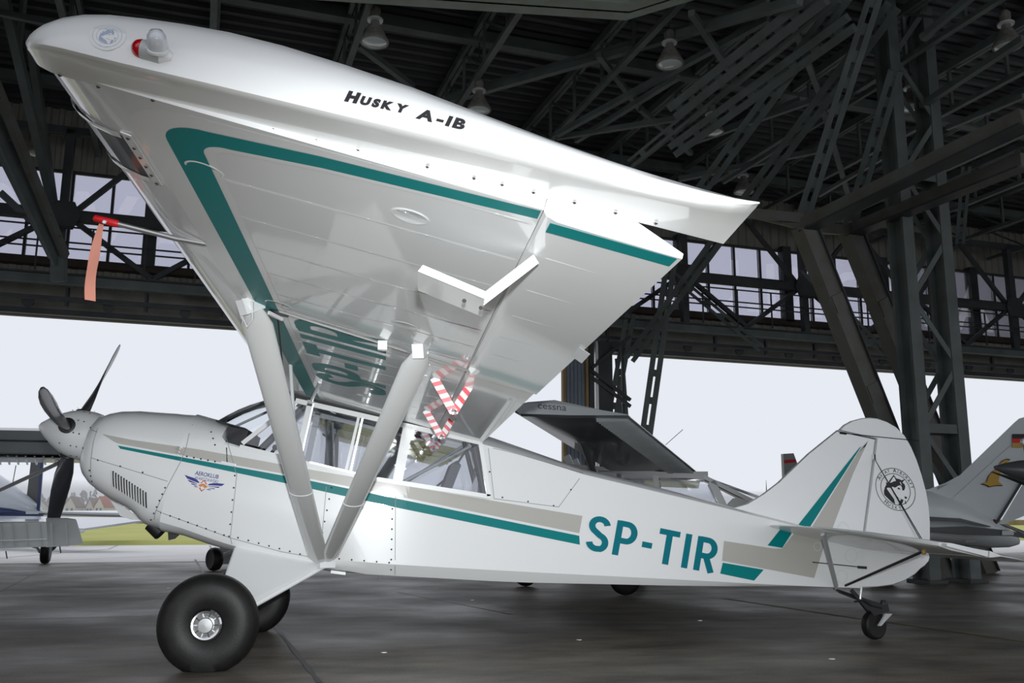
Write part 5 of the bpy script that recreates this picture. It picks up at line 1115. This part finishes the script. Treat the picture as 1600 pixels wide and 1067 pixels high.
# ================================================================== grey tail with flag at the right
k = 10.6; rt_ = empty('grey_tail_airplane', V((at_d(1520, 850, k).x, at_d(1520, 850, k).y, 0)), 'light grey aeroplane tail with black, red and gold flag and golden bird', 'airplane')
def R_(px, py, dd=0): return at_d(px, py, k+dd)
P0 = [R_(*q) for q in ((1400, 775), (1452, 764), (1478, 754), (1500, 742), (1585, 660), (1592, 654), (1602, 651), (1640, 655), (1600, 748), (1556, 820), (1400, 820))]
fr_ = MB().slab(P0, ray(1520, 750).normalized()*.12).build('fin', M['lgrey'], rt_)
MB().slab([R_(*q) for q in ((1603, 748), (1645, 655), (1700, 665), (1640, 790), (1560, 822))], ray(1520, 750).normalized()*.10).build('rudder', M['lgrey'], rt_)
secs = []
for px, yc, hh in ((1330, 800, 48), (1400, 803, 45), (1452, 806, 40), (1500, 818, 34), (1545, 832, 24), (1575, 840, 15), (1590, 845, 6)):
    c = R_(px, yc); secs.append([c+V((.0, 0, hh/139*math.sin(t)))+V((-.18, .98, 0))*(hh/139*.8*math.cos(t)) for t in [i*math.tau/20 for i in range(20)]])
MB().loft(secs).build('tail_cone', M['lgrey'], rt_, 45)
MB().loft([[R_(1420, 805, -.35), R_(1420, 812, -.35), R_(1420, 812, .1), R_(1420, 805, .1)], [R_(1500, 810, -.35), R_(1500, 815, -.35), R_(1500, 815, .1), R_(1500, 808, .1)], [R_(1548, 822, -.3), R_(1548, 823, -.3), R_(1548, 823, .1), R_(1548, 822, .1)]]).build('stabiliser_fillet', M['dgrey'], rt_, 40)
MB().loft([[R_(1440, 831, -.5), R_(1446, 826, -1.3), R_(1450, 824, -1.3), R_(1445, 823, -.5)], [R_(1510, 836, -.45), R_(1510, 836, -1.4), R_(1510, 822, -1.4), R_(1510, 826, -.45)], [R_(1580, 838, -.4), R_(1580, 837, -1.4), R_(1580, 829, -1.4), R_(1580, 832, -.4)], [R_(1640, 846, -.3), R_(1650, 850, -1.4), R_(1650, 848, -1.4), R_(1640, 844, -.3)]]).build('stabiliser', M['dgrey'], rt_, 40)
MB().slab([R_(1565, 819, -1.0), R_(1573, 819, -1.0), R_(1640, 845, -1.1), R_(1640, 852, -1.1)], V((0, .04, 0))).build('elevator_tab', M['dgrey'], rt_)
MB().slab([R_(1566, 829, -1.42), R_(1585, 829, -1.42), R_(1584, 836, -1.42), R_(1566, 836, -1.42)], V((0, .01, 0))).build('tab_plate', M['grey_paint'], rt_)
MB().tube([R_(1597, 752, -.03), R_(1554, 822, -.03)], .015, 8).build('hinge_line', M['steel_dark'], rt_); MB().tube([R_(1553, 822, -.06), R_(1556, 812, -.06)], .025, 8).build('hinge_fitting', M['rustbrown'], rt_)
MB().slab([R_(1509, 843, -.32), R_(1526, 842, -.32), R_(1526, 847, -.32), R_(1509, 848, -.32)], V((0, .01, 0))).build('data_plate', M['grey_paint'], rt_)
MB().slab([R_(*q, -.01) for q in ((1466, 760), (1484, 755), (1465, 765))], V((0, .005, 0))).build('skin_seam', M['seam'], rt_); MB().tube([R_(1465, 800, -.01), R_(1560, 713, -.01), R_(1592, 684, -.01)], .003, 5).build('skin_seam', M['grey_paint'], rt_)
for i, mt in enumerate(('ink', 'red', 'gold')): MB().slab([R_(1582, 678+7*i, -.015), R_(1602, 678+7*i, -.015), R_(1602, 685+7*i, -.015), R_(1582, 685+7*i, -.015)], V((0, .004, 0))).build('flag_band', M[mt], rt_)
bird = [(1533.5, 755), (1542, 753), (1545, 744), (1551, 737), (1557, 734), (1564, 722), (1572, 718), (1578, 719), (1570, 726), (1562, 741), (1560, 752), (1567, 758), (1556, 758), (1546, 760), (1542, 757.5)]
mb = MB(); SurfDecal(lambda a, b: R_(a, b, -.016)).poly(mb, bird, 500); weld_build(mb, 'bird_emblem', M['gold'], rt_)
mb = MB(); SurfDecal(lambda a, b: R_(a, b, -.012)).poly(mb, [((x-1556)*1.07+1555.5, (y-740)*1.07+740) for x, y in bird], 500); weld_build(mb, 'bird_outline', M['ink'], rt_)
for px in (1372, 1392):
    pp = at_d(px-6, 870, 13.1); pp.z = 0; small_wheel(pp, V((1, 0, 0)), .17, .12, rt_); MB().tube([pp+V((0, 0, .17)), pp+V((0, -.1, .75))], .03, 8).build('gear_leg', M['lgrey'], rt_, 50)
MB().loft([[R_(px, yc, dd)+V((0, 0, hh*math.sin(t)))+V((.5, .3, 0)).normalized()*(hh*.8*math.cos(t)) for t in [i*math.tau/16 for i in range(16)]] for px, yc, hh, dd in ((1400, 803, .26, .05), (1395, 808, .28, .8), (1385, 812, .28, 1.5), (1380, 814, .12, 1.9))]).build('fuselage', M['lgrey'], rt_, 45)
# dark pointed float tip entering at the right edge
k2 = 8.2; dt = empty('wing_tip_pod', at_d(1580, 735, k2), 'dark pointed wing tip pod entering at the right edge before the flag', 'wing tip pod')
a, b = at_d(1552, 730, k2), at_d(1660, 742, k2-.2)
MB().lathe([(0, 0), (.012, .005), (.05, .09), (.085, .2), (.115, .36), (.13, .6), (.12, 1.2), (.05, 1.6), (0, 1.7)], a, b-a, 24).build('pod_shell', M['dgrey'], dt, 40)
MB().slab([at_d(1551, 737, k2+.1), at_d(1600, 757, k2+.02), at_d(1700, 790, k2-.2), at_d(1700, 782, k2-.2), at_d(1600, 750, k2+.02)], V((0, .03, 0))).build('trailing_edge', M['steel_dark'], dt)
MB().lathe([(0, 0), (.035, .004), (.04, .02), (.03, .05), (0, .06)], at_d(1600, 691, k2), (-.3, -1, 0), 18, V((0, 0, 1))).build('lamp_lens', M['offwhite'], dt, 50); MB().tube([at_d(1602, 698, k2), at_d(1606, 728, k2)], .02, 8).build('lamp_stalk', M['dgrey'], dt)
MB().tube([at_d(1690, 745, k2-.2), at_d(1690, 940, k2-.2)], .03, 8).build('support_post', M['steel_dark'], dt)
# ================================================================== far houses and trees
def house(px, d, w_, h_, dp, mt, label, ang=.3):
    p = at_d(px, 800, d); p.z = 0; x = V((math.cos(ang), math.sin(ang), 0)); y = V((-math.sin(ang), math.cos(ang), 0)); t = empty('house', p, label, 'house', 'houses beyond the airfield')
    fr = lambda a, b, c: p+x*a+y*b+V((0, 0, c))
    MB().loft([[fr(a, b, c) for a, c in ((-w_/2, 0), (w_/2, 0), (w_/2, h_*.5), (0, h_), (-w_/2, h_*.5))] for b in (0, dp)]).build('walls', M['hwall'], t)
    for s in (-1, 1): MB().slab([fr(s*(w_/2+.5), -.4, h_*.5-.4), fr(0, -.4, h_+.15), fr(0, dp+.4, h_+.15), fr(s*(w_/2+.5), dp+.4, h_*.5-.4)], V((0, 0, .3))).build('roof_slope', M[mt], t)
    for a in (-w_*.2, w_*.2): MB().box((a-.5, -.08, h_*.22), (a+.5, .02, h_*.42), fr).build('window', M['dash'], t)
house(108, 430, 5.5, 8.5, 9, 'hroof2', 'white gabled house with brown roof left of the lower propeller blade', -.1); house(124, 452, 6, 8.5, 9, 'hroof', 'house with bright orange roof beside the white gable', .9); house(154, 420, 5.5, 8.5, 8, 'hroof', 'small white house with red roof right of the blade', -.5); house(60, 450, 8, 8, 9, 'hroof2', 'house half hidden behind the dark fin outside', .2); house(139, 436, 4, 8, 8, 'hroof2', 'pale house between the orange roof and the conifers', -.4)
def tree(px, d, h_, r_, con, lab):
    p = at_d(px, 800, d); p.z = 0; t = empty('tree', p, lab, 'tree', 'conifers beyond the field' if con else 'round trees beyond the field')
    MB().tube([p, p+V((0, 0, h_*.5))], [r_*.1, r_*.06], 6).build('trunk', M['tree'], t)
    mb = MB()
    for i in range(60):
        z = random.random(); a = random.random()*math.tau
        rr = r_*((1-z)*.95+.05) if con else r_*math.sin(math.pi*min(1, .15+.8*z))
        c = p+V((rr*math.cos(a)*random.uniform(.5, 1), rr*math.sin(a)*random.uniform(.5, 1), h_*((.1+.88*z) if con else (.25+.68*z)))); q = r_*random.uniform(.18, .36)*(1-.5*z if con else 1)
        mb.add([c+V((q, 0, 0)), c+V((-q*.5, q*.87, 0)), c+V((-q*.5, -q*.87, 0)), c+V((0, 0, q*1.4)), c-V((0, 0, q))], [(0, 1, 3), (1, 2, 3), (2, 0, 3), (1, 0, 4), (2, 1, 4), (0, 2, 4)])
    mb.build('foliage', M['conifer' if con else 'tree'], t)['kind'] = 'stuff'
TR = [(-20, 470, 10, 2.6, 0, 'bare round tree at the very left of the field edge'), (62, 480, 11, 2.6, 0, 'bare round tree behind the dark fin outside'), (76, 486, 10, 2.4, 0, 'low bare tree just right of the dark fin outside'), (88, 470, 10.5, 2.4, 1, 'conifer left of the white gabled house'),
      (98, 490, 12, 2.5, 0, 'bare tree rising behind the white gabled house'), (112, 488, 13, 2.6, 0, 'tall bare tree above the white gable'), (128, 492, 14, 2.6, 0, 'bare tree above the orange roof'), (139, 466, 12.5, 2.4, 1, 'conifer right of the orange-roofed house'), (146, 478, 15.5, 2.8, 1, 'tallest conifer above the small red-roofed house'),
      (163, 446, 11.5, 2.6, 1, 'conifer right of the small red-roofed house'), (172, 462, 13, 2.6, 1, 'broad conifer just left of the cowling underside'), (184, 480, 12, 2.6, 0, 'bare tree partly hidden by the cowling underside'), (200, 470, 11, 2.6, 0, 'bare tree under the cowling louvres'), (225, 480, 11, 2.6, 1, 'conifer behind the exhaust pipe')]
for q in TR: tree(*q)

# ================================================================== thin haze over the field
hz = MB().box((-700, 385, .05), (700, 560, 14), G).build('haze', None); hm = bpy.data.materials.new('autumn_haze'); hm.use_nodes = True; nt = hm.node_tree; nt.nodes.clear()
ho = nt.nodes.new('ShaderNodeOutputMaterial'); hs = nt.nodes.new('ShaderNodeVolumeScatter'); hs.inputs['Color'].default_value = (.99, .995, 1, 1); hs.inputs['Density'].default_value = .007
nt.links.new(hs.outputs[0], ho.inputs['Volume']); hz.data.materials.append(hm); tag(hz, 'thin pale haze over the far airfield', 'haze', None, 'stuff')
